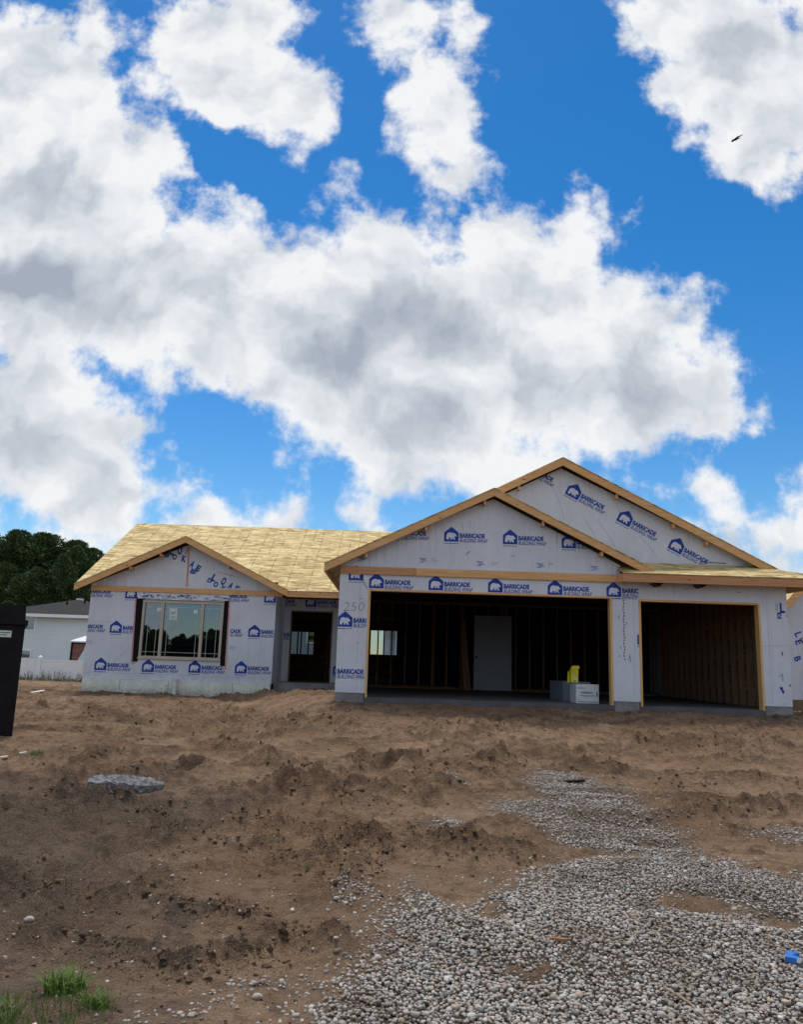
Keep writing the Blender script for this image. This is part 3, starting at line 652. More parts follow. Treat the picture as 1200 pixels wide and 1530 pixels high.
def logo(mb, cx, cz, y, s=0.30, ang=0.0, clip=None, part='all'):
    """blue house badge with a white bear, words to its right; m1 = print, m2 = bear"""
    c, sn = math.cos(ang), math.sin(ang)
    tr = lambda p: (cx+(p[0]*c-p[1]*sn)*s, cz+(p[0]*sn+p[1]*c)*s)
    if part in ('all', 'badge'):
        stamp(mb, [tr(p) for p in HOUSE], [tuple(range(len(HOUSE)))], y-0.003, 1, clip)
        stamp(mb, [tr((a*0.86, b*0.86-0.06)) for a, b in BEAR], [tuple(range(len(BEAR)))], y-0.005, 2, clip)
        for a, b in ((-0.5, -0.2), (-0.16, 0.1), (0.14, 0.30), (0.34, 0.48)):
            stamp(mb, [tr((a, -0.645)), tr((b, -0.645)), tr((b, -0.60)), tr((a, -0.60))], [(0, 1, 2, 3)], y-0.003, 1, clip)
    if part in ('all', 'text'):
        x, z = tr((0.57, -0.20)); words(mb, 'BARRICADE', x, z, s*1.74, s*0.30, y-0.003, 1, ang, 0.0, 0.05, clip)
        x, z = tr((0.57, -0.52)); words(mb, 'BUILDING WRAP', x, z, s*1.94, s*0.26, y-0.003, 1, ang, 0.28, 0.012, clip)
def stroke(mb, pts, w, y, m):
    for (ax, az), (bx, bz) in zip(pts[:-1], pts[1:]):
        d = Vector((bx-ax, bz-az)); L = d.length or 1; nx, nz = -d[1]/L*w/2, d[0]/L*w/2
        mb.add([(ax-nx, y, az-nz), (bx-nx, y, bz-nz), (bx+nx, y, bz+nz), (ax+nx, y, az+nz)], [(0, 1, 2, 3)], m)
WRAP = [M['wrap'], M['print'], M['print_w'], M['pencil'], M['tape_red'], M['faint'], M['print_worn'], M['grey_line']]

# ------------------------------------------------------------------ the house under construction
YF, YW, YE, YB = 16.215, 22.2, 24.0, 32.0
H = thing('unfinished_house', 'single storey house under construction wrapped in white building paper with a bare sheathed roof', 'house', (3.4, 18.0, -0.75))
def part(mb, name, mats, label=None, parent=None, **k):
    o = mb.build(name, mats, parent or H, **k)
    if label: o['label'] = label
    return o
# garage front wall
w = MB(); T = 0.15; zt = 1.99; zb = -0.565
w.box(-1.125, -0.53, YF, YF+T, zb, zt); w.box(-0.53, 4.43, YF, YF+T, 1.51, zt); w.box(4.43, 4.975, YF, YF+T, zb, zt)
w.box(4.975, 7.45, YF, YF+T, 1.475, zt); w.box(7.45, 8.01, YF, YF+T, zb, zt)
for cx, cz in [(-0.378,1.672),(0.836,1.671),(2.051,1.667),(3.271,1.658)]: logo(w, cx, cz, YF, 0.30)
logo(w, 4.474, 1.655, YF, 0.30, clip=clipx(x1=4.975))
logo(w, -0.80, 1.82, YF, 0.30, clip=clipx(x1=-0.62), part='badge')
logo(w, -0.985, 0.877, YF, 0.30, clip=clipx(x0=-1.12, x1=-0.55))
logo(w, -1.262, -0.137, YF, 0.30, clip=clipx(x0=-1.12, x1=-0.55))
logo(w, 5.08, 0.709, YF, 0.30, clip=clipx(x0=4.88, x1=4.965), part='badge')
words(w, '250', -1.03, 1.04, 0.43, 0.19, YF-0.003, 7, 0.03, 0.12, -0.022)
stroke(w, [(-0.68, 1.75), (-0.63, 1.62), (-0.56, 1.51)], 0.012, YF-0.003, 3)
for i in range(20):
    z = 1.46-i*0.062; x = 4.663+0.01*math.sin(i*1.7); stroke(w, [(x, z), (x+0.004, z-0.040)], 0.022, YF-0.003, 3)
for i in range(7): stroke(w, [(4.50+i*0.066, 1.478), (4.55+i*0.066, 1.478)], 0.013, YF-0.003, 1)
for x, z, dx_, dz_ in [(4.559,1.126,.01,-.07),(4.588,.524,.008,-.06),(4.773,.331,.02,-.13),(4.77,.36,-.02,-.12),(4.72,.95,.0,.06),(4.56,.30,.01,.05),(5.9,1.72,.09,-.01),(7.0,1.68,.08,-.005),(-.72,.4,.02,.02),(-.7,1.3,.05,.0)]: stroke(w, [(x, z), (x+dx_, z+dz_)], 0.01, YF-0.003, 3)
# tumbled print on the right-hand return
w.xz([(7.80,1.17),(7.88,1.17),(7.88,1.30),(7.80,1.30)], YF-0.003, YF-0.002, 1); words(w, 'L', 7.86, 1.30, 0.10, 0.19, YF-0.004, 1, 0.0, 0, 0.05)
words(w, 'B', 7.825, 1.20, 0.04, 0.07, YF-0.005, 2); words(w, 'II', 7.77, 1.34, 0.05, 0.15, YF-0.003, 5)
words(w, 'L', 7.985, 1.22, 0.02, 0.14, YF-0.003, 1)
for cx, cz, rr in [(7.80,-.22,.045),(7.83,-.28,.04),(7.975,-.15,.025),(7.853,.50,.02),(7.858,.46,.025)]:
    w.xz([(cx+rr*(0.7+.3*math.sin(3*a))*math.cos(a), cz+rr*0.9*math.sin(a)) for a in [k*math.pi/4 for k in range(8)]], YF-0.003, YF-0.002, 1)
stroke(w, [(7.76,.02),(7.84,.06),(7.84,-.08)], 0.02, YF-0.003, 5)
for zc in (0.62, 0.60): stroke(w, [(7.47, zc), (8.0, zc+0.03)], 0.004, YF-0.002, 5)
rs = random.Random(31)
for i in range(90):
    x = rs.choice([rs.uniform(-1.08, -0.58), rs.uniform(4.46, 4.95), rs.uniform(7.48, 7.98)]); z = rs.uniform(-0.5, 1.9); stroke(w, [(x, z), (x+0.012, z+rs.uniform(-.004, .004))], 0.005, YF-0.0025, 5)
for x in (-0.70, 4.86, 7.60): stroke(w, [(x, 1.95), (x+rs.uniform(-.02, .02), 0.7), (x+rs.uniform(-.02, .02), -0.55)], 0.004, YF-0.002, 5)
part(w, 'wall', WRAP, 'garage front wall of wrap with two open doorways')
# openings trimmed in pine
def trim(x0, x1, z1, label):
    mb = MB(); y0, y1 = YF-0.012, YF+T+0.02; zl = -0.66; wd = 0.042
    mb.box(x0, x0+wd, y0, y1, zl, z1); part(mb, 'door_jamb', M['wood_z'], bevel=0.004)
    mb = MB(); mb.box(x1-wd, x1, y0, y1, zl, z1); part(mb, 'door_jamb', M['wood_z'], bevel=0.004)
    mb = MB(); mb.box(x0+wd, x1-wd, y0, y1, z1-0.042, z1); part(mb, 'door_head', M['wood_x'], bevel=0.004)
trim(-0.53, 4.43, 1.51, ''); trim(4.975, 7.45, 1.475, '')
# side and back walls (with openings for the two rear windows and inner studs)
w = MB(); w.box(7.86, 8.01, YF+T, YB, zb, 2.02); part(w, 'wall', WRAP, 'plain right side wall')
w = MB(); w.box(-1.125, -0.975, YF+T, 23.85, zb, 2.04); part(w, 'wall', WRAP, 'garage left side wall')
WB = [(-4.19, -3.11, 0.27, 1.22), (-0.93, 0.19, 0.35, 1.37)]
w = MB(); xs = [-8.42, -4.19, -3.11, -0.93, 0.19, 8.01]
for i, (a, b) in enumerate(zip(xs[:-1], xs[1:])):
    if i == 1: w.box(a, b, YB, YB+T, zb, 0.27); w.box(a, b, YB, YB+T, 1.22, 1.95)
    elif i == 3: w.box(a, b, YB, YB+T, zb, 0.35); w.box(a, b, YB, YB+T, 1.37, 1.95)
    else: w.box(a, b, YB, YB+T, zb, 1.95)
part(w, 'wall', [M['osb_in'], M['wrap']], 'rear wall with two window openings')
w = MB(); w.box(-8.42, -8.27, YW+T, YB, zb, 1.9); part(w, 'wall', WRAP, 'left end wall')
# left wing front wall
w = MB(); zb2 = -0.615; wx0, wx1, wz0, wz1 = -6.96, -4.70, -0.04, 1.56
w.box(-8.42, wx0, YW, YW+T, zb2, 1.95); w.box(wx0, wx1, YW, YW+T, zb2, wz0); w.box(wx0, wx1, YW, YW+T, wz1, 1.95); w.box(wx1, -3.28, YW, YW+T, zb2, 1.95)
for cx, cz, cl in [(-7.637,.789,clipx(x1=-7.13)),(-7.955,-.225,None),(-6.66,-.232,None),(-5.391,-.215,None),(-4.128,-.193,None),(-3.829,.799,clipx(x1=-3.29)),(-7.304,1.74,None),(-3.45,1.75,clipx(x1=-3.29)),(-8.759,.798,clipx(x0=-8.41)),(-8.643,1.76,clipx(x0=-8.41)),(-4.858,1.754,clipx(x0=-4.58)),(-4.97,.797,clipx(x0=-4.50))]: logo(w, cx, cz, YW, 0.33, clip=cl)
for x, z in [(-8.33, 0.32), (-4.4, 0.30)]:
    for k in range(3): stroke(w, [(x-0.09, z+k*0.03), (x+0.09, z+k*0.03)], 0.009, YW-0.003, 5)
stroke(w, [(-8.38, 0.90), (-8.0, 0.93), (-7.6, 0.91)], 0.006, YW-0.002, 5)
for i in range(110):
    x = rs.uniform(-8.38, -3.32); z = rs.uniform(-0.58, 1.7)
    if not (-7.2 < x < -4.5 and z > -0.25): stroke(w, [(x, z), (x+0.013, z+rs.uniform(-.004, .004))], 0.006, YW-0.0025, 5)
for z0 in (-0.46,): stroke(w, [(-8.41, z0), (-6.5, z0+0.012), (-4.6, z0-0.008), (-3.29, z0+0.01)], 0.005, YW-0.002, 5)
part(w, 'wall', WRAP, 'left wing front wall with one wide window')
w = MB(); w.box(-3.43, -3.28, YW+T, YE, zb2, 1.85)
for z in (0.45,): pass
part(w, 'wall', WRAP, 'short return wall beside the porch')
w = MB(); w.box(-3.28, -3.08, YE, YE+T, zb2, 1.85); w.box(-1.82, -1.125, YE, YE+T, zb2, 1.85); w.box(-3.08, -1.82, YE, YE+T, 1.51, 1.85)
logo(w, -2.50, 1.80, YE, 0.33, clip=clipx(z1=1.84)); logo(w, -3.75, 1.80, YE, 0.33, clip=clipx(x0=-3.27, z1=1.84)); logo(w, -3.85, 0.80, YE, 0.33, clip=clipx(x0=-3.27, x1=-3.09)); logo(w, -1.58, -0.16, YE, 0.33, clip=clipx(x0=-1.80))
part(w, 'wall', WRAP, 'porch wall around the open entry')
w = MB(); w.box(-3.08, -3.04, YE+0.004, YE+T, -0.57, 1.51); part(w, 'door_jamb', M['stud']); w = MB(); w.box(-1.86, -1.82, YE+0.004, YE+T, -0.57, 1.51); part(w, 'door_jamb', M['stud'])
w = MB(); w.box(-3.04, -1.86, YE+0.004, YE+T, 1.47, 1.51); part(w, 'door_head', M['stud'])

# roof decks, rakes, fascias -------------------------------------------------
def deck(mb, pts, th=0.018, m=0):
    n = (Vector(pts[1])-Vector(pts[0])).cross(Vector(pts[2])-Vector(pts[0])).normalized()
    if n.z < 0: n = -n
    mb.prism([Vector(p) for p in pts], n*th, m)
def rake(name, x0, z0, x1, z1, y, h=0.165, th=0.04, mt='wood_x', plumb0=True, cut0=None, label=None):
    """board along the slope line (top edge) facing -y, plumb cut at both ends"""
    mb = MB(); pts = [(x0, z0), (x1, z1), (x1, z1-h), (x0, z0-h)]
    if cut0 is not None: pts = [(x0, z0), (x1, z1), (x1, z1-h), (x0+(1 if x1 > x0 else -1)*cut0, z0-h+abs((z1-z0)/(x1-x0))*cut0), (x0, z0-0.02)]
    mb.xz(pts, y, y+th); return part(mb, name, M[mt], label, bevel=0.004)
SF = 0.487; XA, ZA = 1.99, 3.635; XL = -1.44
zf = lambda x: ZA-SF*abs(x-XA)
YR = 15.99
mb = MB(); deck(mb, [(XL, YR-0.01, zf(XL)), (XA, YR-0.01, ZA), (XA, 18.2, ZA), (XL, 18.2, zf(XL))])
deck(mb, [(XA, YR-0.01, ZA), (5.22, YR-0.01, zf(5.22)), (5.22, 16.62, zf(5.22)), (XA, 18.2, ZA)])
part(mb, 'roof', M['osb'], 'front gable roof over the double garage door')
rake('rake_board', XL, zf(XL)-0.002, XA, ZA-0.002, YR, 0.155)
rake('rake_board', 5.30, zf(5.30)-0.002, XA, ZA-0.002, YR, 0.155, cut0=0.26)
mb = MB(); mb.box(XL-0.001, XL+0.04, YR+0.04, 21.7, zf(XL)-0.155, zf(XL)-0.01); part(mb, 'eave_board', M['wood_y'])
mb = MB(); mb.xz([(-1.10, 1.96), (4.62, 1.96), (4.62, 2.16), (XA, zf(XA)-0.17), (-1.10, 2.12)], YF+0.02, YF+0.12)
cl = [((XA, 0, ZA-0.155), (-SF, 0, 1)), ((XA, 0, ZA-0.155), (SF, 0, 1))]
for cx, cz in [(1.134,2.687),(2.35,2.672),(3.566,2.629),(-0.081,2.702)]: logo(mb, cx, cz, YF+0.02, 0.30, clip=cl)
for x, z in [(-0.705,2.112),(0.556,2.126),(1.736,2.096),(2.971,2.096),(4.084,2.078)]:
    for k, (a, b) in enumerate([(-.08,.02),(-.03,.09),(-.05,.05),(-.08,.07)]): stroke(mb, [(x+a, z-0.035+k*0.026), (x+b, z-0.035+k*0.026-0.004)], 0.011, YF+0.017, 1)
for x, z, s in [(0.80,2.13,'Fx'),(2.04,2.10,'Ex4'),(3.2,2.13,'4x'),(1.49,2.30,'1'),(2.41,2.28,'z')]: words(mb, s, x-0.07, z-0.03, 0.13, 0.08, YF+0.016, 5, 0.1, 0.2, -0.01)
for x, z, L_ in [(0.95,2.95,.22),(1.35,2.93,.3),(1.5,3.0,.18),(0.6,2.85,.1)]: stroke(mb, [(x, z), (x+0.03, z-L_*0.5), (x+0.01, z-L_)], 0.008, YF+0.016, 5)
part(mb, 'gable', WRAP, 'front gable triangle above the double garage door')
mb = MB(); mb.box(-1.12, 0.42, YF-0.045, YF-0.001, 1.80, 1.955); part(mb, 'gable_band', M['wood_red'], 'reddish left length of the band board', bevel=0.003)
mb = MB(); mb.box(0.424, 4.66, YF-0.045, YF-0.001, 1.80, 1.955); part(mb, 'gable_band', M['wood_x'], bevel=0.003)
for k in range(6):          # lookout blocks under the rakes
    x = -0.6+k*1.2
    for X_ in (x,):
        z = zf(X_)-0.175; mb = MB(); mb.box(X_-0.02, X_+0.02, YR+0.042, YF+0.018, z-0.07, z+0.02); part(mb, 'lookout', M['wood_y'])
# big garage roof behind
XB, ZB = 3.535, 4.50; SB = 0.503; YG = 16.6; XE0, XE1 = -1.44, 8.48
zg = lambda x: ZB-SB*abs(x-XB)
mb = MB(); deck(mb, [(XE0, 18.25, zg(XE0)), (-0.2, 16.9, zg(-0.2)), (XB, YG-0.01, ZB), (XB, 27, ZB), (XE0, 27, zg(XE0))]); deck(mb, [(XB, YG-0.01, ZB), (8.12, YG-0.01, zg(8.12)), (XE1, 15.80, zg(XE1)), (XE1, 33, zg(XE1)), (XB, 33, ZB)])
part(mb, 'roof', M['osb'], 'tall main gable roof behind the front gable')
rake('rake_board', 1.2, zg(1.2)-0.002, XB, ZB-0.002, YG, 0.165); rake('rake_board', 8.10, zg(8.10)-0.004, XB, ZB-0.002, YG, 0.165, cut0=0.38)
mb = MB(); mb.xz([(1.0, 2.0), (7.98, 2.20), (XB, ZB-0.18), (1.0, zg(1.0)-0.18)], 16.82, 16.94)
for cx, cz in [(3.823,3.83),(4.929,3.278),(6.021,2.718),(2.72,4.40)]: logo(mb, cx, cz, 16.82, 0.315, rad(-27.5), clip=[((XB, 0, ZB-0.165), (-SB, 0, 1)), ((XB, 0, ZB-0.165), (SB, 0, 1))])
for a, b, c, d in [(4.6,3.8,4.9,3.1),(3.3,4.0,3.6,3.2),(5.2,2.9,5.6,2.4),(4.0,3.3,4.35,2.6),(4.3,3.25,4.75,2.5)]: stroke(mb, [(a, b), ((a+c)/2+.03, (b+d)/2), (c, d)], 0.006, 16.817, 5)
stroke(mb, [(6.5,2.37),(7.05,2.35)], 0.02, 16.816, 3); mb.xz([(4.58,3.83),(4.63,3.83),(4.63,3.88),(4.58,3.88)], 16.815, 16.819, 3)
part(mb, 'gable', WRAP, 'tall rear gable triangle with slanted print')
for x in (4.7, 5.9, 6.6, 2.6):
    z = zg(x)-0.185; mb = MB(); mb.box(x-0.02, x+0.02, YG+0.042, 16.818, z-0.07, z+0.02); part(mb, 'lookout', M['wood_y'])
# pent roof over the single door
PE = 1.945
mb = MB(); deck(mb, [(4.55, 15.79, PE), (8.49, 15.79, PE), (7.92, 16.84, 2.30), (4.55, 16.84, 2.30)], 0.018)
deck(mb, [(8.49, 15.80, PE), (8.49, 16.84, PE), (7.92, 16.84, 2.299)], 0.018)
part(mb, 'roof', M['osb_pent'], 'narrow sloping roof strip over the single garage door')
mb = MB(); mb.box(4.54, 8.49, 15.80, 15.84, PE-0.165, PE-0.003); part(mb, 'eave_board', M['wood_red'], 'reddish eave board over the single garage door', bevel=0.003)
mb = MB(); mb.box(4.54, 4.58, 15.841, YF-0.05, PE-0.165, PE-0.003); part(mb, 'eave_board', M['wood_y'])
mb = MB(); mb.box(8.45, 8.49, 15.841, 33, PE-0.165, PE-0.004); part(mb, 'eave_board', M['wood_y'])
for x in (5.30, 6.18): mb = MB(); mb.xz([(x-0.10, PE-0.16), (x+0.10, PE-0.16), (x, PE-0.22)], 15.90, 16.20); part(mb, 'lookout', M['dark'])
# main roof over the left wing
EY, EZ, RY, RZ = 21.86, 1.895, 26.6, 4.41
mb = MB(); ze = lambda y: EZ+(y-EY)*0.5306
deck(mb, [(-8.76, EY-0.01, ze(EY-.01)), (-8.42, EY-0.01, ze(EY-.01)), (-8.42, 22.36, ze(22.36)), (-8.76, 22.36, ze(22.36))]); deck(mb, [(-3.27, EY-0.01, ze(EY-.01)), (-0.9, EY-0.01, ze(EY-.01)), (-0.9, 22.36, ze(22.36)), (-3.27, 22.36, ze(22.36))])
deck(mb, [(-8.76, 22.36, ze(22.36)), (-0.9, 22.36, ze(22.36)), (-0.9, RY, RZ), (-8.76, RY, RZ)]); deck(mb, [(-0.9, 24.2, EZ+(24.2-EY)*0.5306), (3.5, RY, RZ), (3.5, RY+.001, RZ), (-0.9, RY, RZ)])
deck(mb, [(-8.76, RY, RZ), (8.2, RY, RZ), (8.2, 32.4, 1.5), (-8.76, 32.4, 1.5)])
part(mb, 'roof', M['osb'], 'broad roof over the left wing')
mb = MB(); mb.box(-2.96, -1.46, EY, EY+0.04, EZ-0.155, EZ-0.003); part(mb, 'eave_board', M['wood_x'], bevel=0.003)
SL = 0.483; XC, ZC = -5.825, 3.31
zl = lambda x: ZC-SL*abs(x-XC)
yv = lambda z: EY+(z-EZ)/0.5306
mb = MB(); deck(mb, [(-8.755, EY-0.05, zl(-8.755)), (XC, EY-0.05, ZC), (XC, yv(ZC), ZC), (-8.755, EY+0.02, zl(-8.755))]); deck(mb, [(XC, EY-0.05, ZC), (-2.92, EY-0.05, zl(-2.92)), (-2.92, EY+0.02, zl(-2.92)), (XC, yv(ZC), ZC)])
part(mb, 'roof', M['osb'], 'small gable roof over the window')
rake('rake_board', -8.76, zl(-8.76)-0.002, XC, ZC-0.002, EY-0.04, 0.17); rake('rake_board', -2.93, zl(-2.93)-0.002, XC, ZC-0.002, EY-0.04, 0.17, cut0=0.0001)
mb = MB(); mb.xz([(-8.40, 1.90), (-3.29, 1.90), (-3.29, zl(-3.29)-0.10), (XC, ZC-0.18), (-8.40, zl(-8.40)-0.10)], YW+0.02, YW+0.12)
yl = YW+0.017
for s, x, z, h, a in [('L',-6.296,2.943,.20,-.1),('O',-6.074,2.969,.20,-.1),('/',-5.85,2.97,.15,-.2),('B',-6.417,2.825,.12,0),('O',-6.208,2.785,.14,-.1),('K',-5.943,2.747,.17,-.15),('A',-5.727,2.631,.18,-.5),('E',-5.541,2.525,.16,-.5),('B',-5.68,2.42,.13,-.4),('!',-5.56,2.40,.12,-.4),
                      ('L',-5.083,2.268,.19,-.45),('O',-4.815,2.183,.20,-.45),('A',-4.603,2.06,.18,-.45),('E',-4.41,1.985,.14,-.45),('D',-5.188,2.19,.12,-.5),('O',-5.013,2.083,.14,-.45),('K',-4.799,1.97,.15,-.45)]:
    words(mb, s, x-0.065, z-h*0.5, 0.13 if s not in '/!' else 0.05, h*1.0, yl, 6, a, 0, 0.06)
stroke(mb, [(-5.835, 3.08), (-5.80, 2.5), (-5.79, 1.92)], 0.055, YW+0.016, 4)
stroke(mb, [(-4.98,2.40),(-4.45,2.28)], 0.01, yl, 3)
part(mb, 'gable', WRAP, 'left gable triangle with scattered blue letters')
mb = MB(); mb.box(-8.42, -3.10, YW-0.04, YW-0.001, 1.765, 1.905); part(mb, 'gable_band', M['wood_x'], bevel=0.003)
for x in (-7.3, -6.5, -4.6): mb = MB(); z = zl(x)-0.185; mb.box(x-0.02, x+0.02, EY+0.002, YW+0.018, z-0.05, z+0.02); part(mb, 'lookout', M['wood_y'])

# foundation, slabs ----------------------------------------------------------
mb = MB(); mb.box(-1.12, -0.55, YF+0.012, YF+0.2, -1.0, -0.567); part(mb, 'foundation', M['concrete'], 'concrete pier at the left garage corner', bevel=0.006)
mb = MB(); mb.box(4.45, 4.955, YF+0.012, YF+0.2, -1.0, -0.567); part(mb, 'foundation', M['concrete'], 'concrete pier between the garage doors', bevel=0.006)
mb = MB(); mb.box(7.47, 8.005, YF+0.012, YF+0.2, -1.0, -0.567); part(mb, 'foundation', M['concrete'], 'concrete pier at the right garage corner', bevel=0.006)
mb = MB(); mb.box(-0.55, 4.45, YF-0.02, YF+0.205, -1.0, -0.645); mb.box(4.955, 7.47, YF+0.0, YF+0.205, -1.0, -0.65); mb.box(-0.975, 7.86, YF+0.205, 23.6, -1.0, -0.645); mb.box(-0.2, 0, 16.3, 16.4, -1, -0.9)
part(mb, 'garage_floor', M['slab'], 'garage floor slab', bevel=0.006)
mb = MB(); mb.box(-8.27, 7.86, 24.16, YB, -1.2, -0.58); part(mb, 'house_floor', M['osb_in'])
mb = MB(); mb.box(-3.27, -1.125, 22.5, YE, -1.2, -0.575); part(mb, 'porch_slab', M['concrete'], bevel=0.008)
mb = MB(); mb.box(-8.40, -3.30, YW-0.045, YW+0.15, -1.3, -0.618)
for x in (-7.37, -6.06, -4.32): mb.box(x-0.006, x+0.006, YW-0.048, YW-0.044, -1.3, -0.62, 1)
part(mb, 'foundation', [M['foam'], M['concrete']], 'pale stained insulation board under the left wing')
mb = MB(); mb.box(-8.41, -8.25, YW+0.15, YB, -1.3, -0.567); mb.box(-8.25, 8.0, YB-0.0, YB+0.14, -1.3, -0.567); mb.box(7.87, 8.0, YF+0.2, YB, -1.3, -0.567); part(mb, 'foundation', M['concrete'])
mb = MB(); mb.tube([(-5.86, YW-0.10, -1.2), (-5.86, YW-0.10, -0.56)], 0.055, 12); mb.tube([(-5.86, YW-0.10, -0.60), (-5.86, YW-0.10, -0.55)], 0.065, 12); part(mb, 'drain_pipe', M['white_scrap'], smooth=False)

# window of the left wing ----------------------------------------------------
mb = MB(); fx0, fx1, fz0, fz1 = -6.95, -4.71, -0.03, 1.545; y0, y1 = YW-0.03, YW+0.10; fw = 0.065
mb.box(fx0, fx1, y0, y1, fz0, fz0+fw); mb.box(fx0, fx1, y0, y1, fz1-fw, fz1); mb.box(fx0, fx0+fw, y0+.002, y1, fz0+fw, fz1-fw); mb.box(fx1-fw, fx1, y0+.002, y1, fz0+fw, fz1-fw)
for x in (-6.39, -5.29): mb.box(x-0.04, x+0.04, y0+.004, y1, fz0+fw, fz1-fw)
mb.box(fx0-0.02, fx1+0.02, y0-0.02, y0, fz0-0.02, fz0+0.02)
win = part(mb, 'window', M['vinyl_tan'], 'wide three-light window with tan frame', bevel=0.004)
for a, b in ((-6.885, -6.43), (-6.35, -5.33), (-5.25, -4.775)):
    g = MB(); g.box(a, b, YW+0.03, YW+0.036, fz0+fw, fz1-fw); g.build('pane', M['glass'], win)
    g = MB(); zz0, zz1 = fz0+fw, fz1-fw; d = 0.11; yb = YW+0.022
    for x in (a+d, b-d): g.box(x-0.004, x+0.004, yb, yb+0.006, zz0, zz1)
    for z in (zz0+d, zz1-d): g.box(a, b, yb-0.002, yb+0.005, z-0.004, z+0.004)
    g.build('grille', M['white_bar'], win)
for x, z, wd, hh, mm in [(-6.50,1.30,.12,.10,0),(-6.10,1.19,.22,.32,0),(-5.49,1.27,.11,.10,0)]:
    g = MB(); g.box(x-wd/2, x+wd/2, YW+0.018, YW+0.0195, z-hh/2, z+hh/2)
    if wd > .2:
        stroke(g, [(x-.07, z-.02), (x-.03, z+.06), (x+.01, z+.0), (x+.07, z+.09)], 0.03, YW+0.016, 1); stroke(g, [(x-.08, z-.08), (x+.08, z-.08)], 0.02, YW+0.016, 1); stroke(g, [(x-.08, z-.12), (x+.05, z-.12)], 0.015, YW+0.016, 1)
    g.build('sticker', [M['sticker'], M['sticker_green']], win)
def strip(pts, mt, nm='flashing_tape', y=YW-0.006):
    mb = MB(); mb.xz(pts, y, y+0.004); part(mb, nm, mt)
strip([(-7.15,1.62),(-6.955,1.66),(-6.955,-.13),(-7.10,-.14)], M['tape_black']); strip([(-4.705,1.63),(-4.585,1.66),(-4.575,-.18),(-4.705,-.17)], M['tape_black'])
strip([(-7.185,1.55),(-7.15,1.55),(-7.10,-.17),(-7.14,-.17)], M['tape_red'], 'tape_edge', YW-0.0075); strip([(-4.585,1.60),(-4.55,1.60),(-4.535,-.26),(-4.57,-.26)], M['tape_red'], 'tape_edge', YW-0.0075)
strip([(-4.70,-.20),(-4.57,-.23),(-4.57,-.26),(-4.70,-.23)], M['tape_red'], 'tape_edge', YW-0.009); strip([(-7.10,-.165),(-7.02,-.15),(-7.02,-.18),(-7.12,-.20)], M['tape_red'], 'tape_edge', YW-0.009)
mb = MB(); random.seed(3)
N = 26; top = [(-7.15+2.56*i/N, 1.755+0.01*random.random()) for i in range(N+1)]; bot = [(-7.10+2.50*i/N, 1.565+0.035*random.random()) for i in range(N+1)]
for i in range(N):
    o1, o2 = 0.02*random.random(), 0.02*random.random()
    mb.add([(top[i][0], YW-0.012, top[i][1]), (top[i+1][0], YW-0.012, top[i+1][1]), (bot[i+1][0], YW-0.02-o2, bot[i+1][1]), (bot[i][0], YW-0.02-o1, bot[i][1])], [(0, 1, 2, 3)], 0)
for i in range(60):
    x = -7.05+2.4*random.random(); z = 1.60+0.13*random.random(); stroke(mb, [(x, z), (x+0.03+0.07*random.random(), z+0.03*(random.random()-.5))], 0.012+0.012*random.random(), YW-0.044, random.choice([1, 1, 5]))
part(mb, 'wrap_flap', WRAP, 'crumpled strip of wrap above the window')

# rear windows (open frames) and interior framing -----------------------------
for a, b, c, d in WB:
    mb = MB(); yy = YB-0.01
    mb.box(a, a+0.04, yy, YB+T+0.01, c, d); mb.box(b-0.04, b, yy, YB+T+0.01, c, d); mb.box(a+0.04, b-0.04, yy, YB+T+0.01, c, c+0.04); mb.box(a+0.04, b-0.04, yy, YB+T+0.01, d-0.04, d)
    mb.box((a+b)/2-0.02, (a+b)/2+0.02, yy+.002, YB+T, c+0.04, d-0.04)
    wn = part(mb, 'window', M['stud']); g = MB(); g.box(a+0.04, b-0.04, YB+0.07, YB+0.075, c+0.04, d-0.04); g.build('pane', M['clear'], wn)
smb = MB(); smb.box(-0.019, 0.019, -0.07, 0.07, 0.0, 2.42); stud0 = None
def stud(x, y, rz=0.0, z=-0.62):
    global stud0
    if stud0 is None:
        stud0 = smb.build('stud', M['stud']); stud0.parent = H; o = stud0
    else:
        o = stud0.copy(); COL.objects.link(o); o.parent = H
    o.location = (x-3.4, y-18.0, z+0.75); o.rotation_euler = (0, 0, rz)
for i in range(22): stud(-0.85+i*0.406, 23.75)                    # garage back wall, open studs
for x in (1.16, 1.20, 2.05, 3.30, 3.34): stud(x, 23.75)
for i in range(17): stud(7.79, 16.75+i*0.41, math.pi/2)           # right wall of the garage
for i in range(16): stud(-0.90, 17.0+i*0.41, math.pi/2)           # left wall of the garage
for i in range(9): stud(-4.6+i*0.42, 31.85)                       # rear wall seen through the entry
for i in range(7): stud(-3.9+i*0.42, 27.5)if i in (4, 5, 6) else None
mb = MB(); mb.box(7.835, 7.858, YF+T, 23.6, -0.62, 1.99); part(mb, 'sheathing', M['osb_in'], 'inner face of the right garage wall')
mb = MB(); mb.box(-0.97, 7.8, 23.68, 23.82, -0.645, -0.605); part(mb, 'bottom_plate', M['stud']); mb = MB(); mb.box(-0.97, 7.8, 23.68, 23.82, 1.80, 1.88); part(mb, 'top_plate', M['stud'])
mb = MB(); mb.box(0.4, 7.83, 24.6, 24.62, -0.58, 2.6); part(mb, 'sheathing', M['tape_black'], 'black sheet behind the garage studs standing in for the dark interior')  # black sheet added as the painted shade of the deep interior
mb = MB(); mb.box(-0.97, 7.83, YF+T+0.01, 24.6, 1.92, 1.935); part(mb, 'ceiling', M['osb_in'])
mb = MB(); mb.box(-3.2, 7.83, 24.65, 31.9, 1.86, 1.875); mb.box(-8.2, -3.2, 22.4, 31.9, 1.86, 1.875); part(mb, 'ceiling', M['osb_in'])
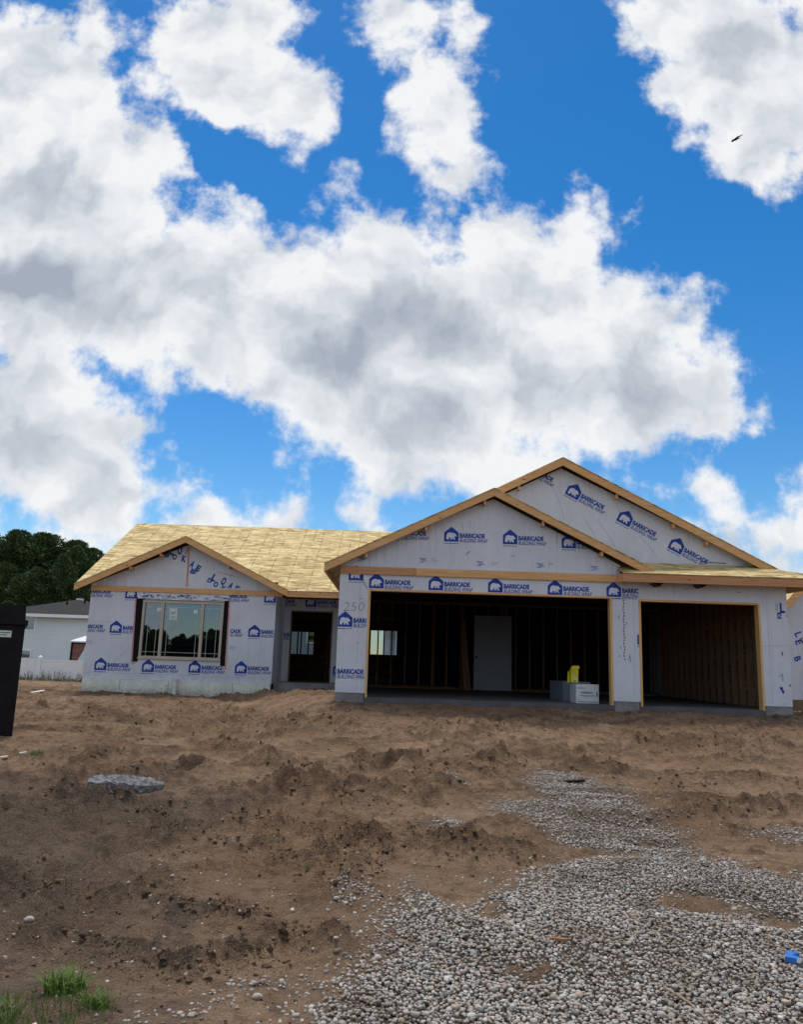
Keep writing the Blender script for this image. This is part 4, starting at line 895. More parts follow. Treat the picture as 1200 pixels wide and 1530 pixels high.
for y in (25.2,): mb = MB(); mb.box(-8.2, -4.9, 27.0, 27.1, -0.58, 1.85); part(mb, 'sheathing', M['osb_in'], 'inner partition behind the wide window')

# ------------------------------------------------------------------ things in the garage
D = thing('door_slab', 'pale three-panel door slab leaning upright against the garage studs', 'door', (2.72, 23.3, -0.645))
mb = MB(); hgt = 2.13; x0, x1 = 2.33, 3.42; lean = 0.30
def dpt(x, z, o=0.0): return (x+0.02*z, 23.22+lean*z/hgt-o, -0.62+z)
def dslab(mb, xa, xb, za, zb_, o0, o1, m=0):
    a = [dpt(xa, za, o0), dpt(xb, za, o0), dpt(xb, zb_, o0), dpt(xa, zb_, o0)]; b = [dpt(xa, za, o1), dpt(xb, za, o1), dpt(xb, zb_, o1), dpt(xa, zb_, o1)]
    mb.add(a+b, [(0,1,2,3),(7,6,5,4),(0,4,5,1),(1,5,6,2),(2,6,7,3),(3,7,4,0)], m)
dslab(mb, x0, x1, 0, hgt, 0.0, 0.035); mb.build('door_leaf', M['door_white'], D)
mb = MB()
for za, zb_ in ((0.06, 0.30), (0.36, 0.98), (1.04, 1.70), (1.76, 2.07)): dslab(mb, x0+0.05, x1-0.05, za, zb_, 0.0355, 0.048)
mb.build('panel', M['door_white'], D)
mb = MB(); mb.tube([dpt(x0+0.07, 0.92, 0.05), dpt(x0+0.07, 0.92, 0.09)], 0.03, 10); mb.build('latch_hole', M['dark'], D)
for i, (xx, yy, ln) in enumerate([(2.05, 23.1, 2.1), (2.17, 23.2, 2.25)]):
    pl = MB(); pl.prism([(xx, yy, -0.64), (xx+0.09, yy-0.01, -0.64), (xx+0.09, yy+0.03, -0.64), (xx, yy+0.04, -0.64)], (-0.10-0.05*i, 0.45, ln-0.25))
    o = pl.build('plank', M['stud'], base=(xx, yy, -0.64)); tag(o, ['shorter brown plank leaning on studs left of the door slab', 'longer brown plank leaning on studs nearest the door slab'][i], 'plank', 'planks leaning beside the door slab')
# cartons: front one turned, showing two faces
def carton(name, label, cx, cy, wx, wy, h, rz, mt, z0=-0.645, printed=True):
    t = thing(name, label, 'carton', (cx, cy, z0), None, rz)
    mb = MB(); mb.box(-wx/2, wx/2, -wy/2, wy/2, 0, h)
    if printed:
        y = -wy/2
        words(mb, 'Contents of', -wx*0.44, h*0.78, wx*0.36, h*0.08, y-0.002, 1, 0, 0.1, 0.01); words(mb, 'EL PRODUCTS', -wx*0.28, h*0.52, wx*0.50, h*0.10, y-0.002, 1, 0, 0, 0.04)
        stroke(mb, [(-wx*0.38, h*0.42), (wx*0.33, h*0.42)], 0.008, y-0.002, 1); stroke(mb, [(-wx*0.2, h*0.36), (wx*0.30, h*0.36)], 0.006, y-0.002, 1)
        mb.box(wx*0.40, wx*0.445, y-0.002, y-0.001, h*0.35, h*0.64, 1); mb.box(-wx*0.46, -wx*0.38, y-0.002, y-0.001, h*0.2, h*0.23, 1)
        mb.box(-wx*0.47, wx*0.46, y-0.002, y-0.001, h*0.06, h*0.09, 1)
    me = mb; o = MB(); o.v = me.v; o.f = me.f; o.m = me.m
    mesh = bpy.data.meshes.new('carton_body'); mesh.from_pydata([tuple(v) for v in o.v], [], o.f)
    for q_ in (mt, M['ink']): mesh.materials.append(q_)
    mesh.polygons.foreach_set('material_index', o.m); ob = bpy.data.objects.new('carton_body', mesh); COL.objects.link(ob); ob.parent = t
    lid = MB(); f = lid
    f.box(-wx/2, -0.004, -wy/2, wy/2, h+0.001, h+0.005); f.box(0.004, wx/2, -wy/2, wy/2, h+0.001, h+0.005)
    ml = bpy.data.meshes.new('flap'); ml.from_pydata(f.v, [], f.f); ml.materials.append(mt); lo = bpy.data.objects.new('flap', ml); COL.objects.link(lo); lo.parent = t
    return t
carton('carton', 'white printed cardboard carton at the front edge of the garage floor', 4.04, 17.05, 0.47, 0.58, 0.375, rad(0), M['box'])
carton('carton', 'plain grey carton standing behind the printed white one', 4.00, 18.25, 0.62, 0.95, 0.41, rad(6), M['box_grey'], printed=False)
t = thing('insulation_pack', 'bright yellow pack with a round white label on top of the cartons', 'pack', (3.86, 17.18, -0.263)); t.scale = (0.84, 0.84, 0.88)
mb = MB(); x, y, z = 3.86, 17.18, -0.238
mb.prism([(x-0.10, y-0.09, z), (x+0.09, y-0.09, z), (x+0.09, y+0.1, z), (x-0.10, y+0.1, z)], (0.005, 0, 0.30)); mb.build('pack_body', M['yellow'], t, bevel=0.012)
mb = MB(); mb.prism([(x-0.09, y-0.05, z+0.305), (x+0.10, y-0.05, z+0.305), (x+0.14, y-0.05, z+0.35), (x+0.12, y-0.05, z+0.40), (x-0.02, y-0.05, z+0.40), (x-0.08, y-0.05, z+0.35)], (0, 0.1, 0)); mb.build('folded_top', M['yellow'], t, bevel=0.01)
mb = MB(); mb.prism([(x-0.16, y+0.02, z), (x-0.105, y+0.02, z), (x-0.105, y+0.02, z+0.24), (x-0.14, y+0.02, z+0.27)], (0, 0.08, 0)); mb.build('side_fold', M['yellow'], t)
mb = MB(); mb.tube([(x, y-0.098, z+0.10), (x, y-0.092, z+0.10)], 0.05, 18); mb.build('round_label', M['box'], t)
mb = MB(); words(mb, 'P A', x-0.07, z+0.23, 0.06, 0.04, y-0.094, 0, 0, 0, 0.03); mb.build('print_mark', M['ink'], t)
mb = MB(); stroke(mb, [(x-0.02, z+0.045), (x+0.02, z+0.035)], 0.02, y-0.094, 0); mb.build('arrow_mark', M['ink'], t)

# ------------------------------------------------------------------ dumpster at the left edge
t = thing('dumpster', 'tall black steel dumpster cut off by the left edge of the lot', 'dumpster', (-5.70, 12.5, -1.30), None, rad(25))
def dbox(name, mt, x0, x1, y0, y1, z0, z1, bv=0.01):
    mb = MB(); mb.box(x0, x1, y0, y1, z0, z1); o = local(mb, name, mt, t)
    if bv: md = o.modifiers.new('bevel', 'BEVEL'); md.width = bv; md.segments = 2
    return o
dbox('bin_body', M['dark'], -2.6, 0, 0, 1.5, 0.06, 1.72); dbox('rim', M['dark'], -2.63, 0.035, -0.05, 1.53, 1.721, 1.80, 0.008)
mb = MB(); mb.xz([(-2.6, 1.802), (-0.005, 1.802), (-0.02, 2.0), (-0.05, 2.03), (-2.6, 2.05)], -0.01, 1.48); o = local(mb, 'lid', M['dark'], t)
mb = MB(); mb.box(-0.36, -0.18, -0.002, 0.001, 1.53, 1.63); stroke(mb, [(-0.345, 1.60), (-0.20, 1.60)], 0.012, -0.004, 1); stroke(mb, [(-0.345, 1.565), (-0.24, 1.565)], 0.010, -0.004, 1); local(mb, 'bin_label', [M['sticker'], M['ink']], t)
for xx in (-0.9, -1.8): dbox('stiffener', M['dark'], xx-0.03, xx+0.03, -0.05, -0.0005, 0.1, 1.72, 0.004)
for yy in (0.12, 1.2): dbox('skid', M['dark'], -2.5, -0.03, yy, yy+0.12, -0.12, 0.058, 0.004)

# ------------------------------------------------------------------ concrete chunk, litter, twigs, grass
def chunk():
    bm = bmesh.new(); bmesh.ops.create_grid(bm, x_segments=60, y_segments=40, size=1.0)
    rng = random.Random(4); cx, cy = -2.77, 8.72; zb0 = gh(cx, cy)+0.02
    vs = np.array([v.co[:] for v in bm.verts]); bm.free()
    def shape(a):   # outline radius factor
        return 1+0.07*math.sin(2*a+0.6)+0.06*math.sin(3*a+1)+0.04*math.sin(5*a)
    NA, NR = 72, 20; V = []; F = []
    for i in range(NR+1):
        f = i/NR
        for k in range(NA):
            a = 2*math.pi*k/NA; r = shape(a)
            if f <= 0.75: rr = r*f/0.75; top = 1.0
            else: rr = r; top = 1-(f-0.75)/0.25
            x = cx+rr*0.36*math.cos(a); y = cy+rr*0.27*math.sin(a)
            x += 0.012*(fbmn(np.array([k*0.7]), np.array([i*0.9]), 2, 5)[0]) if f > 0.7 else 0
            edge = max(0, (f/0.75)) if f <= .75 else 1
            zz = zb0+0.03+top*(0.085-0.04*max(0, math.cos(a)*edge)**2-0.025*edge**4)
            if top == 1.0: zz += 0.020*fbmn(np.array([x*13]), np.array([y*9]), 4, 9)[0]+0.022*fbmn(np.array([x*40]), np.array([y*40]), 3, 19)[0]
            V.append((x, y, zz-(0.06 if top == 0 else 0)))
    for i in range(NR):
        for k in range(NA): F.append((i*NA+k, i*NA+(k+1) % NA, (i+1)*NA+(k+1) % NA, (i+1)*NA+k))
    mb = MB(); mb.add(V, F); 
    m, tt, b = mat('rough_concrete', 0.9, 0.2); c = ocoord(tt); n = tt.noise(c, 22, 6, 0.7).outputs[0]; n2 = tt.noise(c, 4, 4).outputs[0]
    col = tt.mix(tt.mr(n, 0.35, 0.7), (0.07, 0.073, 0.082), (0.28, 0.29, 0.31)); col = tt.mix(tt.math('MULTIPLY', tt.mr(n2, 0.5, 0.75), 0.4), col, (0.20, 0.165, 0.13))
    tt.put(b.inputs['Base Color'], col); bump(tt, b, n, 0.9, 0.02)
    o = mb.build('concrete_chunk', m, base=(cx, cy, zb0)); tag(o, 'flat slab of broken grey concrete lying on the dirt', 'concrete chunk')
chunk()
t = thing('crushed_carton', 'small crushed blue carton lying on the gravel at the right edge', 'litter', (2.14, 4.5, gh(2.14, 4.5)+0.03), None, rad(-18)); t.scale = (0.8, 0.8, 0.8)
mb = MB(); mb.prism([(-0.05, -0.035, 0.0), (0.04, -0.045, 0.0), (0.045, 0.03, 0.015), (-0.03, 0.045, 0.02)], (0.004, 0.002, 0.028)); local(mb, 'carton_body', M['blue_card'], t)
mb = MB(); mb.add([(0.0, 0.0, 0.048), (0.045, 0.03, 0.05), (0.075, 0.015, 0.055), (0.03, -0.01, 0.06)], [(0, 1, 2, 3)]); mb.add([(0.02, -0.048, 0.004), (0.045, -0.046, 0.004), (0.047, -0.047, 0.032), (0.022, -0.049, 0.030)], [(0, 1, 2, 3)])
local(mb, 'torn_flap', M['sticker'], t)
mb = MB(); mb.tube([(-0.02, 0.045, 0.03), (-0.06, 0.07, 0.06)], 0.003, 5); local(mb, 'straw', M['twig'], t)
def scrap(name, label, cat, x, y, l, wd, rz, mt, th=0.012, tilt=0.1, group=None):
    mb = MB(); z = gh(x, y)+0.02; c, s = math.cos(rz), math.sin(rz)
    P = [(-l/2, -wd/2), (l*0.3, -wd*0.6), (l/2, wd*0.1), (l*0.35, wd/2), (-l*0.4, wd*0.45)]
    mb.prism([(x+a*c-b*s, y+a*s+b*c, z+tilt*a) for a, b in P], (0, 0, th)); return tag(mb.build(name, mt, base=(x, y, z)), label, cat, group)
scrap('paper_scrap', 'long white scrap on the dirt near the vinyl fence', 'litter', -9.1, 21.1, 0.5, 0.14, 1.25, M['white_scrap'])
scrap('paper_scrap', 'small white scrap on the dirt just right of the dumpster', 'litter', -4.61, 10.46, 0.09, 0.05, 0.6, M['white_scrap'])
scrap('paper_scrap', 'small white scrap in front of the dumpster at the left edge', 'litter', -4.72, 10.2, 0.10, 0.06, 0.2, M['white_scrap'])
scrap('wood_scrap', 'small orange wood chip on the dirt beyond the concrete chunk', 'wood scrap', -4.49, 11.16, 0.14, 0.06, 1.2, M['orange'])
scrap('wood_scrap', 'brown wood splinter lying on the middle of the gravel', 'wood scrap', 0.97, 4.76, 0.12, 0.025, -0.5, M['orange'])
scrap('rubber_scrap', 'flat black scrap on the small gravel strip', 'litter', 2.18, 9.75, 0.26, 0.10, -0.1, M['tape_black'], 0.02)
def twig(label, pts, r):
    P = [(x, y, gh(x, y)+0.018+h) for x, y, h in pts]; mb = MB(); mb.tube(P, [r, r*0.9, r*0.6][:len(P)], 6); tag(mb.build('twig', M['twig'], base=P[0]), label, 'twig')
twig('pale thin twig on the dirt at the left edge of the gravel', [(-0.05,4.87,0.0),(0.0,4.78,0.008),(0.06,4.70,0.0)], 0.005)
twig('dry stalk lying on the gravel at the bottom edge', [(1.36,4.18,0.01),(1.42,4.02,0.012),(1.44,3.85,0.01)], 0.005)
twig('short twig on the gravel beside the dirt patch', [(0.10,4.66,0.01),(0.16,4.58,0.016),(0.24,4.53,0.01)], 0.004)
def pebble(label, x, y, s):
    bv, bf = ico(3); rng = np.random.default_rng(int(s*1e4)); d = np.array([1.2, 0.9, 0.7]); V = bv*d*s
    V = V*(1+0.2*fbmn(bv[:, 0:1]*2+3, bv[:, 1:2]*2+bv[:, 2:3], 2, 3))
    z = gh(x, y)+s*0.45; mb = MB(); mb.add([(a+x, b+y, c+z) for a, b, c in V], [tuple(f) for f in bf]); tag(mb.build('stone', M['stone'], base=(x, y, z), smooth=True), label, 'stone')
pebble('single pale stone on the dirt at the left edge', -1.94, 4.72, 0.024); pebble('pale stone on the dirt beside the lower dark ridge', -0.56, 3.95, 0.02); pebble('pale stone half sunk in the middle of the dirt', -0.30, 5.35, 0.018)
def tuft(label, x, y, n, h, spread, dens=0.05, seed=1):
    rng = random.Random(seed); z = gh(x, y); t = thing('grass_tuft', label, 'grass', (x, y, z), 'grass tufts on the dirt')
    mb = MB()
    for i in range(n):
        a = rng.random()*6.283; r = dens*math.sqrt(rng.random()); bx, by = r*math.cos(a), r*math.sin(a)*0.7
        b = rng.random()*6.283; ln = h*(0.45+0.6*rng.random()); sp = spread*(0.2+0.8*rng.random()); wd = 0.0022+0.0016*rng.random()
        dx_, dy_ = math.cos(b), math.sin(b); nx, ny = -dy_*wd, dx_*wd; P = []
        for k in range(5):
            f = k/4; o = sp*ln*f*f; P.append((bx+dx_*o, by+dy_*o, ln*f*(1-0.35*sp*f)-0.01))
        vs = []
        for k, (px, py, pz) in enumerate(P): w_ = (1-0.9*k/4); vs += [(px-nx*w_, py-ny*w_, pz), (px+nx*w_, py+ny*w_, pz)]
        mb.add(vs, [(2*k, 2*k+1, 2*k+3, 2*k+2) for k in range(4)])
    local(mb, 'blades', M['grass'], t)
    return t
tuft('thick bright green grass tuft on the dirt near the bottom left corner', -1.43, 3.96, 330, 0.14, 1.15, 0.09, 1)
tuft('smaller grass tuft right of and below the thick one', -1.23, 3.80, 140, 0.10, 1.1, 0.06, 2)
tuft('sparse grass tuft cut off by the left edge', -1.62, 3.68, 130, 0.11, 0.9, 0.13, 3)
tuft('tiny grass tuft on the dirt in front of the dumpster', -4.42, 10.39, 90, 0.10, 0.8, 0.10, 4)
tuft('lone thin grass sprout in the middle of the dirt', -0.55, 5.95, 14, 0.10, 0.5, 0.015, 5)
def low_grass():
    rng = random.Random(9); mb = MB()
    for i in range(650):
        x = -1.75+0.62*rng.random(); y = 3.45+0.45*rng.random()
        if fbmn(np.array([x*5]), np.array([y*5]), 2, 3)[0] < -0.05: continue
        z = gh(x, y)-0.004; a = rng.random()*6.283; ln = 0.02+0.05*rng.random(); l = 0.6*ln*rng.random(); w_ = 0.0022
        mb.add([(x-w_, y, z), (x+w_, y, z), (x+l*math.cos(a), y+l*math.sin(a), z+ln)], [(0, 1, 2)])
    tag(mb.build('grass', M['grass']), 'thin low grass sprouting from dirt in the bottom left corner', 'grass', None, 'stuff')
low_grass()

# ------------------------------------------------------------------ bird
t = thing('bird', 'small dark bird gliding in front of the upper right cloud', 'bird', (13.82, 30.0, 22.32), None, 0)
t.rotation_euler = (rad(12), rad(-20), rad(8))
mb = MB(); prof = [(-0.20, 0.002), (-0.17, 0.022), (-0.10, 0.044), (-0.02, 0.05), (0.06, 0.036), (0.13, 0.018), (0.22, 0.010)]
mb.tube([(x, 0, 0.012*math.sin(x*8)) for x, r in prof], [r for x, r in prof], 10)
mb.add([(0.13, -0.015, 0), (0.13, 0.015, 0), (0.27, 0.035, 0.01), (0.27, -0.035, 0.01)], [(0, 1, 2, 3)])
mb.add([(-0.185, -0.01, 0.0), (-0.185, 0.01, 0), (-0.23, 0, -0.006), (-0.185, 0, 0.014)], [(0, 2, 3), (3, 2, 1), (0, 1, 2)])
local(mb, 'body', M['feather'], t)
for s in (-1, 1):
    mb = MB(); mb.prism([(-0.10, s*0.03, 0.012), (0.05, s*0.03, 0.012), (0.10, s*0.22, 0.03), (0.11, s*0.36, 0.015), (0.05, s*0.34, 0.02), (-0.07, s*0.20, 0.035)], (0, 0, 0.008)); local(mb, 'wing', M['feather'], t)

# ------------------------------------------------------------------ vinyl fence, weeds
FY = 37.5; zt_f, zb_f = -0.26, -1.26
t = thing('vinyl_fence', 'low white vinyl fence across the yard behind the lot', 'fence', (-16.0, FY, -1.25))
posts = [(-22.0+2.44*k) for k in range(7)]; posts = [p+0.35 for p in posts]
px = [-16.23+2.25*k for k in range(-3, 4)]
for a, b in zip(px[:-1], px[1:]):
    mb = MB(); mb.box(a+0.06, b-0.06, FY-0.02, FY+0.02, zb_f, zt_f-0.06)
    n = 14
    mb.box(a+0.06, b-0.06, FY-0.035, FY+0.035, zt_f-0.07, zt_f); mb.box(a+0.06, b-0.06, FY-0.033, FY+0.033, zb_f+0.05, zb_f+0.15)
    for k in range(1, n): x = a+0.06+(b-a-0.12)*k/n; mb.box(x-0.006, x+0.006, FY-0.026, FY-0.0205, zb_f+0.15, zt_f-0.07)
    mb.build('panel', M['vinyl_white'], t)
for x in px:
    mb = MB(); mb.box(x-0.06, x+0.06, FY-0.07, FY+0.06, zb_f-0.2, zt_f+0.10); p = mb.build('post', M['vinyl_white'], t)
    mb = MB(); z = zt_f+0.10; mb.add([(x-.08, FY-.09, z), (x+.08, FY-.09, z), (x+.08, FY+.08, z), (x-.08, FY+.08, z), (x, FY, z+0.10)], [(0,3,2,1),(0,1,4),(1,2,4),(2,3,4),(3,0,4)]); mb.build('post_cap', M['vinyl_white'], p)
def weeds():
    rng = random.Random(12); mb = MB()
    for i in range(420):
        x = -19.5+8.0*rng.random(); y = FY-0.15-0.5*rng.random(); z = gh(x, y)-0.01; ln = 0.08+0.42*rng.random()**2.2; l = 0.25*ln*(rng.random()-.5); w_ = 0.010
        mb.add([(x-w_, y, z), (x+w_, y, z), (x+l+w_*.5, y, z+ln), (x+l-w_*.5, y, z+ln)], [(0, 1, 2, 3)])
        for k in range(3): zz = z+ln*(0.4+0.2*k); s = rng.choice((-1, 1)); mb.add([(x+l*.6, y, zz), (x+l*.6+s*0.06, y-0.02, zz+0.03), (x+l*.6, y, zz+0.03)], [(0, 1, 2)])
    tag(mb.build('weeds', M['weed']), 'straggly thin weeds along the foot of the white vinyl fence', 'weeds', None, 'stuff')
weeds()
# canopy tent behind the fence
t = thing('canopy_tent', 'white topped canopy tent with tied brown curtains behind the vinyl fence', 'canopy', (-14.7, 40.5, -1.25))
tx0, tx1, ty0, ty1, tz = -15.62, -12.6, 39.5, 42.3, 0.66
mb = MB(); ap = ((tx0+tx1)/2, (ty0+ty1)/2, 1.45); mb.add([(tx0-.1, ty0-.1, tz), (tx1+.1, ty0-.1, tz), (tx1+.1, ty1+.1, tz), (tx0-.1, ty1+.1, tz), ap], [(0, 1, 4), (1, 2, 4), (2, 3, 4), (3, 0, 4)]); mb.box(tx0-.1, tx1+.1, ty0-.1, ty0-.08, tz-0.06, tz-.002); mb.build('canopy_top', M['canvas'], t)
for x in (tx0, tx1):
    for y in (ty0, ty1): mb = MB(); mb.box(x-.05, x+.05, y-.05, y+.05, -1.3, tz); mb.build('post', M['dark'], t)
mb = MB(); mb.box(tx0, tx1, ty0-.03, ty0+.03, tz-.14, tz-.065); mb.build('beam', M['dark'], t)
for x, s in ((tx0+0.06, 1), (tx1-0.06, -1)):
    mb = MB()
    for k in range(5): mb.tube([(x+s*(0.05+0.12*k), ty0+0.02*(k % 2), tz-0.14), (x+s*(0.04+0.10*k), ty0, 0.2), (x+s*(0.03+0.03*k), ty0, -0.35), (x+s*(0.03+0.05*k), ty0, -1.2)], 0.06, 6)
    mb.build('curtain', M['curtain'], t)

# ------------------------------------------------------------------ neighbouring houses
t = thing('neighbour_house', 'white sided neighbour house with a dark hipped roof behind the vinyl fence', 'house', (-19.0, 48.0, -1.3))
hx0, hx1, hy0, hy1, ez = -27.0, -15.2, 45.0, 55.0, 2.13
mb = MB(); mb.box(hx0, hx1, hy0, hy1, -1.6, ez); mb.build('wall', M['siding'], t)
mb = MB(); o = 0.4; A = [(hx0-o, hy0-o, ez+0.02), (hx1+o, hy0-o, ez+0.02), (hx1+o, hy1+o, ez+0.02), (hx0-o, hy1+o, ez+0.02)]
# hipped projecting bay whose peak shows above the eave
pk = (-18.7, 47.6, 3.22); B = [(-22.6, hy0-o, ez+0.02), (-14.8, hy0-o, ez+0.02)]
mb.add(A+[(-22.5, 50, 2.75), (-19.3, 50, 2.75)], [(0, 1, 5, 4), (1, 2, 5), (2, 3, 4, 5), (3, 0, 4), (3, 2, 1, 0)]); mb.add([(-22.6, hy0-o-.002, ez+.03), (-14.8, hy0-o-.002, ez+.03), (-14.8, 49.5, ez+.03), (-22.6, 49.5, ez+.03), pk, (-18.7, 48.6, 3.22)], [(0, 1, 4), (1, 2, 5, 4), (2, 3, 5), (3, 0, 4, 5)])
rf = mb.build('roof', M['shingle'], t)
for x, y, z in ((-19.0, 46.6, 2.72), (-18.1, 46.9, 2.85)): mb = MB(); mb.tube([(x, y, z-0.1), (x, y, z+0.28)], 0.06, 8); mb.build('vent_pipe', M['dark'], rf)
mb = MB(); mb.box(-18.85, -18.5, 47.5, 47.8, 3.17, 3.28); mb.build('ridge_vent', M['white_scrap'], rf)
mb = MB(); mb.box(hx0-o, hx1+o, hy0-o-.03, hy0-o, ez-0.14, ez+0.03); mb.build('eave_trim', M['vinyl_white'], t)
for a, b, c, d in ((-21.8, -19.95, 1.22, 2.02), (-21.6, -20.0, -0.32, 0.20)):
    mb = MB(); mb.box(a, b, hy0-.04, hy0+.02, c, c+.07); mb.box(a, b, hy0-.04, hy0+.02, d-.07, d); mb.box(a, a+.07, hy0-.04, hy0+.02, c+.07, d-.07); mb.box(b-.07, b, hy0-.04, hy0+.02, c+.07, d-.07); mb.box((a+b)/2+.15, (a+b)/2+.21, hy0-.04, hy0+.02, c+.07, d-.07)
    wn = mb.build('window', M['vinyl_white'], t); mb = MB(); mb.box(a+.07, b-.07, hy0-.02, hy0-.01, c+.07, d-.07); mb.build('pane', M['glass'], wn)
t = thing('siding_house', 'blue grey sided house seen through the rear window openings', 'house', (-2.0, 48.0, -1.3))
mb = MB(); mb.box(-8.2, -1.6, 46, 56, -1.5, 5.0); mb.box(-0.55, 4.0, 48, 56, -1.5, 5.0); mb.build('wall', M['siding_grey'], t)
mb = MB(); mb.prism([(-8.6, 45.6, 5.0), (4.4, 45.6, 5.0), (4.4, 51, 6.6), (-8.6, 51, 6.6)], (0, 0, 0.1)); mb.prism([(-8.6, 51, 6.6), (4.4, 51, 6.6), (4.4, 56.4, 5.0), (-8.6, 56.4, 5.0)], (0, 0, 0.1)); mb.build('roof', M['shingle'], t)
mb = MB(); a, b, c, d, y = -4.95, -4.15, 1.05, 1.95, 46
mb.box(a, b, y-.04, y+.01, c, c+.09); mb.box(a, b, y-.04, y+.01, d-.09, d); mb.box(a, a+.09, y-.04, y+.01, c+.09, d-.09); mb.box(b-.09, b, y-.04, y+.01, c+.09, d-.09); wn = mb.build('window', M['vinyl_white'], t)
mb = MB(); mb.box(a+.09, b-.09, y-.02, y-.01, c+.09, d-.09); mb.build('pane', M['glass'], wn)
mb = MB(); mb.box(-0.5, -0.2, 47.94, 48, 0.2, 2.2); mb.box(0.1, 0.25, 47.94, 48, 0.2, 2.2); mb.build('corner_trim', M['vinyl_white'], t)
t = thing('wrapped_house', 'second house under construction in building wrap beyond the right garage corner', 'house', (13.5, 21.5, -0.9))
w = MB(); RX, RZ2, S2 = 14.6, 6.3, 1.02
w.xz([(9.6, -0.60), (19.6, -0.60), (19.6, 1.2), (RX, RZ2), (9.6, 1.2)], 21.0, 21.15)
for x, z, s in [(10.62,1.05,'E'),(10.74,1.12,'O'),(10.56,0.62,'B'),(10.62,1.25,'L')]: words(w, s, x-.09, z-.1, .12, .18, 20.997, 1, -1.2, 0, 0.03)
for cx, cz in [(11.6,0.1),(13.0,0.12),(14.4,0.1),(15.8,0.11),(12.3,1.2),(13.7,1.21),(15.1,1.2),(14.0,2.6)]: logo(w, cx, cz, 21.0, 0.31)
w.box(9.6, 9.75, 21.15, 30, -0.6, 1.2); w.box(19.45, 19.6, 21.15, 30, -0.6, 1.2); w.build('wall', WRAP, t)
mb = MB()
for s in (-1, 1): mb.prism([(RX, 20.6, RZ2+.15), (RX+s*5.4, 20.6, RZ2+.15-5.4*S2), (RX+s*5.4, 20.95, RZ2+.15-5.4*S2), (RX, 20.95, RZ2+.15)], (0, 0, 0.03))
mb.build('roof', M['osb'], t)
for s in (-1, 1): mb = MB(); mb.xz([(RX, RZ2+.145), (RX+s*5.4, RZ2+.145-5.4*S2), (RX+s*5.4, RZ2-.07-5.4*S2), (RX, RZ2-.07)], 20.6, 20.64); mb.build('rake_board', M['wood_x'], t)
mb = MB(); mb.box(9.62, 19.58, 21.03, 21.2, -1.3, -0.602); mb.build('foundation', M['concrete'], t)
mb = MB()
mb.prism([(9.3, 20.3, -0.95), (12, 20.3, -0.95), (12, 20.9, -0.55), (9.3, 20.9, -0.55)], (0, 0.3, 0)); mb2 = mb
tag(mb.build('dirt_bank', M['clod'], base=(10.6, 20.6, -0.9)), 'low bank of brown backfill along the wrapped house', 'dirt bank')

# ------------------------------------------------------------------ trees
def crown_mesh(seed, h, r, n=3000):
    rng = np.random.default_rng(seed)
    f = rng.random(n)**0.8                                        # 0 base of crown .. 1 top
    whorl = 0.78+0.42*np.abs(np.sin(f*19+seed))
    prof = 1.12*r*(1-f)**0.52*(0.55+0.45*np.minimum(1, f*4))*whorl+0.08
    a = rng.random(n)*6.283; lob = 0.80+0.30*np.sin(3*a+seed+f*7)+0.16*np.sin(7*a+f*23)
    rr = prof*lob*np.sqrt(0.35+0.65*rng.random(n))
    x = rr*np.cos(a); y = rr*np.sin(a); z = h*0.10+f*h*0.90+0.10*(rng.random(n)-.5)-0.10*rr
    out = np.stack([np.cos(a), np.sin(a), 0.55+0.5*rng.random(n)+1.2*f**4], 1)+0.55*rng.normal(size=(n, 3)); out /= np.linalg.norm(out, axis=1)[:, None]
    side = np.cross(out, rng.normal(size=(n, 3))); side /= np.linalg.norm(side, axis=1)[:, None]
    s = (0.09+0.14*rng.random(n))*(1-0.5*f); L_ = s*(1.3+0.9*rng.random(n)); c = np.stack([x, y, z], 1)
    nn = np.cross(out, side)
    V = np.stack([c-side*s[:, None]*.5, c+side*s[:, None]*.5, c+out*L_[:, None]+nn*s[:, None]*.25, c+out*L_[:, None]*.5+nn*s[:, None]*.55], 1).reshape(-1, 3)
    I = np.arange(n)*4; F = np.concatenate([np.stack([I, I+1, I+2], 1), np.stack([I, I+3, I+2], 1)])
    me = bpy.data.meshes.new('crown'); me.from_pydata(V.tolist(), [], F.tolist()); me.materials.append(M['needle']); return me
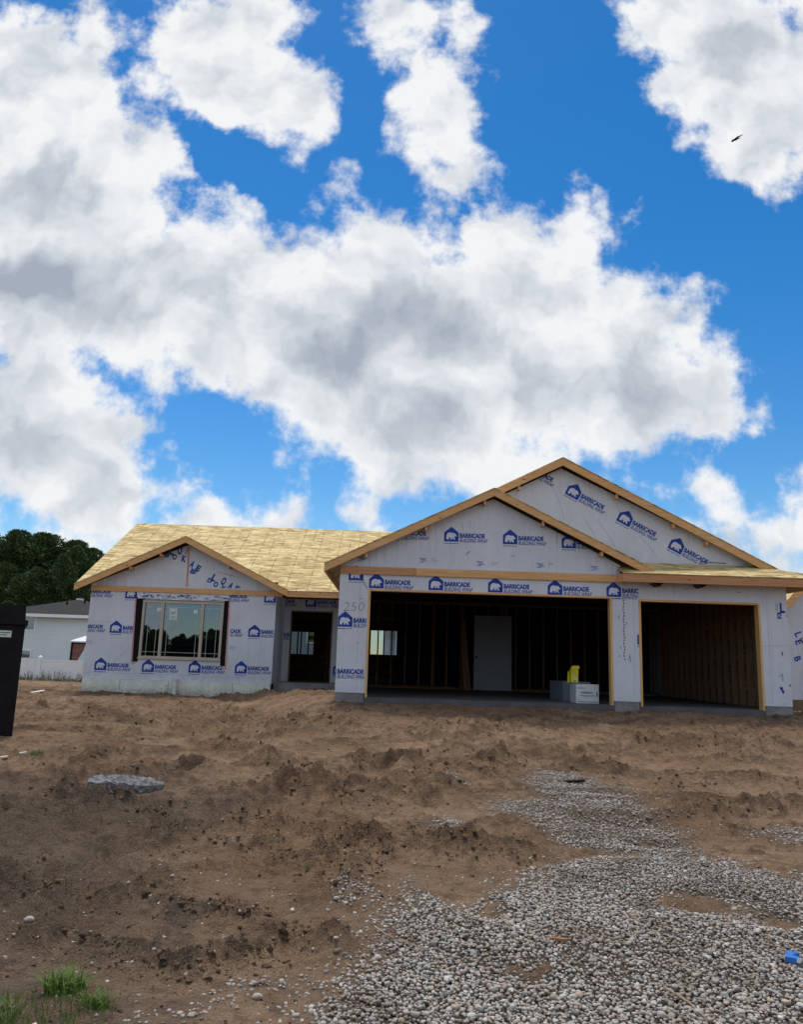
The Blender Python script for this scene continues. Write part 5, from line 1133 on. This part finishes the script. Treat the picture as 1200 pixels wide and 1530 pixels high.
crowns = [crown_mesh(11+i, 10.0, rr, 9500) for i, rr in enumerate((1.9, 2.2, 1.6, 2.4))]
trunk = MB(); trunk.tube([(0, 0, -0.3), (0.03, 0.02, 4), (0, 0, 9.6)], [0.2, 0.14, 0.02], 8); trunk_me = None
def tree(x, y, h, k, label, group, rz=0.0, ws=1.0):
    global trunk_me
    t = thing('pine_tree', label, 'tree', (x, y, -1.4), group, rz); t.scale = (h/10*ws, h/10*ws, h/10)
    if trunk_me is None:
        o = local(trunk, 'trunk', M['bark'], t); trunk_me = o.data
    else:
        o = bpy.data.objects.new('trunk', trunk_me); COL.objects.link(o); o.parent = t
    c = bpy.data.objects.new('crown', crowns[k % 4]); COL.objects.link(c); c.parent = t
    return t
rng = random.Random(5)
# tree tops rise above the neighbour house; heights follow the stand
def skyline(x): return 10.9 if x < -27.5 else 10.9-(x+27.5)*0.36
for i in range(34):
    x = -41+i*0.62+rng.random()*0.5; y = 59.5+rng.random()*6; h = skyline(x)*(y/62)*0.55+skyline(x)*0.45-rng.random()**2*1.6
    tree(x, y, h, i*7 % 4, 'dense dark evergreen in the tall stand behind the neighbour house', 'evergreens in the stand behind the neighbour house', rng.random()*6, 1.3+0.5*rng.random())
for i in range(12): tree(-37+i*1.4+rng.random()*0.6, 57.2+rng.random()*1.4, 6.4+rng.random()*2.2, i+1, 'shorter dense evergreen filling the front of the stand', 'shorter evergreens at the front of the stand', rng.random()*6, 1.2+0.4*rng.random())
tree(-24.4, 70, 10.1, 2, 'thin topped pine rising beside the roof edge', None, 1.0, 0.7)
tree(-21.9, 72, 8.6, 3, 'small treetop just left of the sheathed roof edge', None, 2.0, 0.8)
tree(25.6, 52, 6.2, 1, 'distant evergreen between the eave and the wrapped house', None, 0.4, 1.1)
for i in range(48):         # wood across the street, mirrored in the window
    tree(-74+i*1.45+rng.random()*0.9, -122-rng.random()*8, 5.6+1.3*math.sin(i*0.31)**2+rng.random()*1.1, i, 'tall evergreen in the wood across the street', 'evergreens across the street', rng.random()*6, 1.7)
print('objects', len(bpy.data.objects))
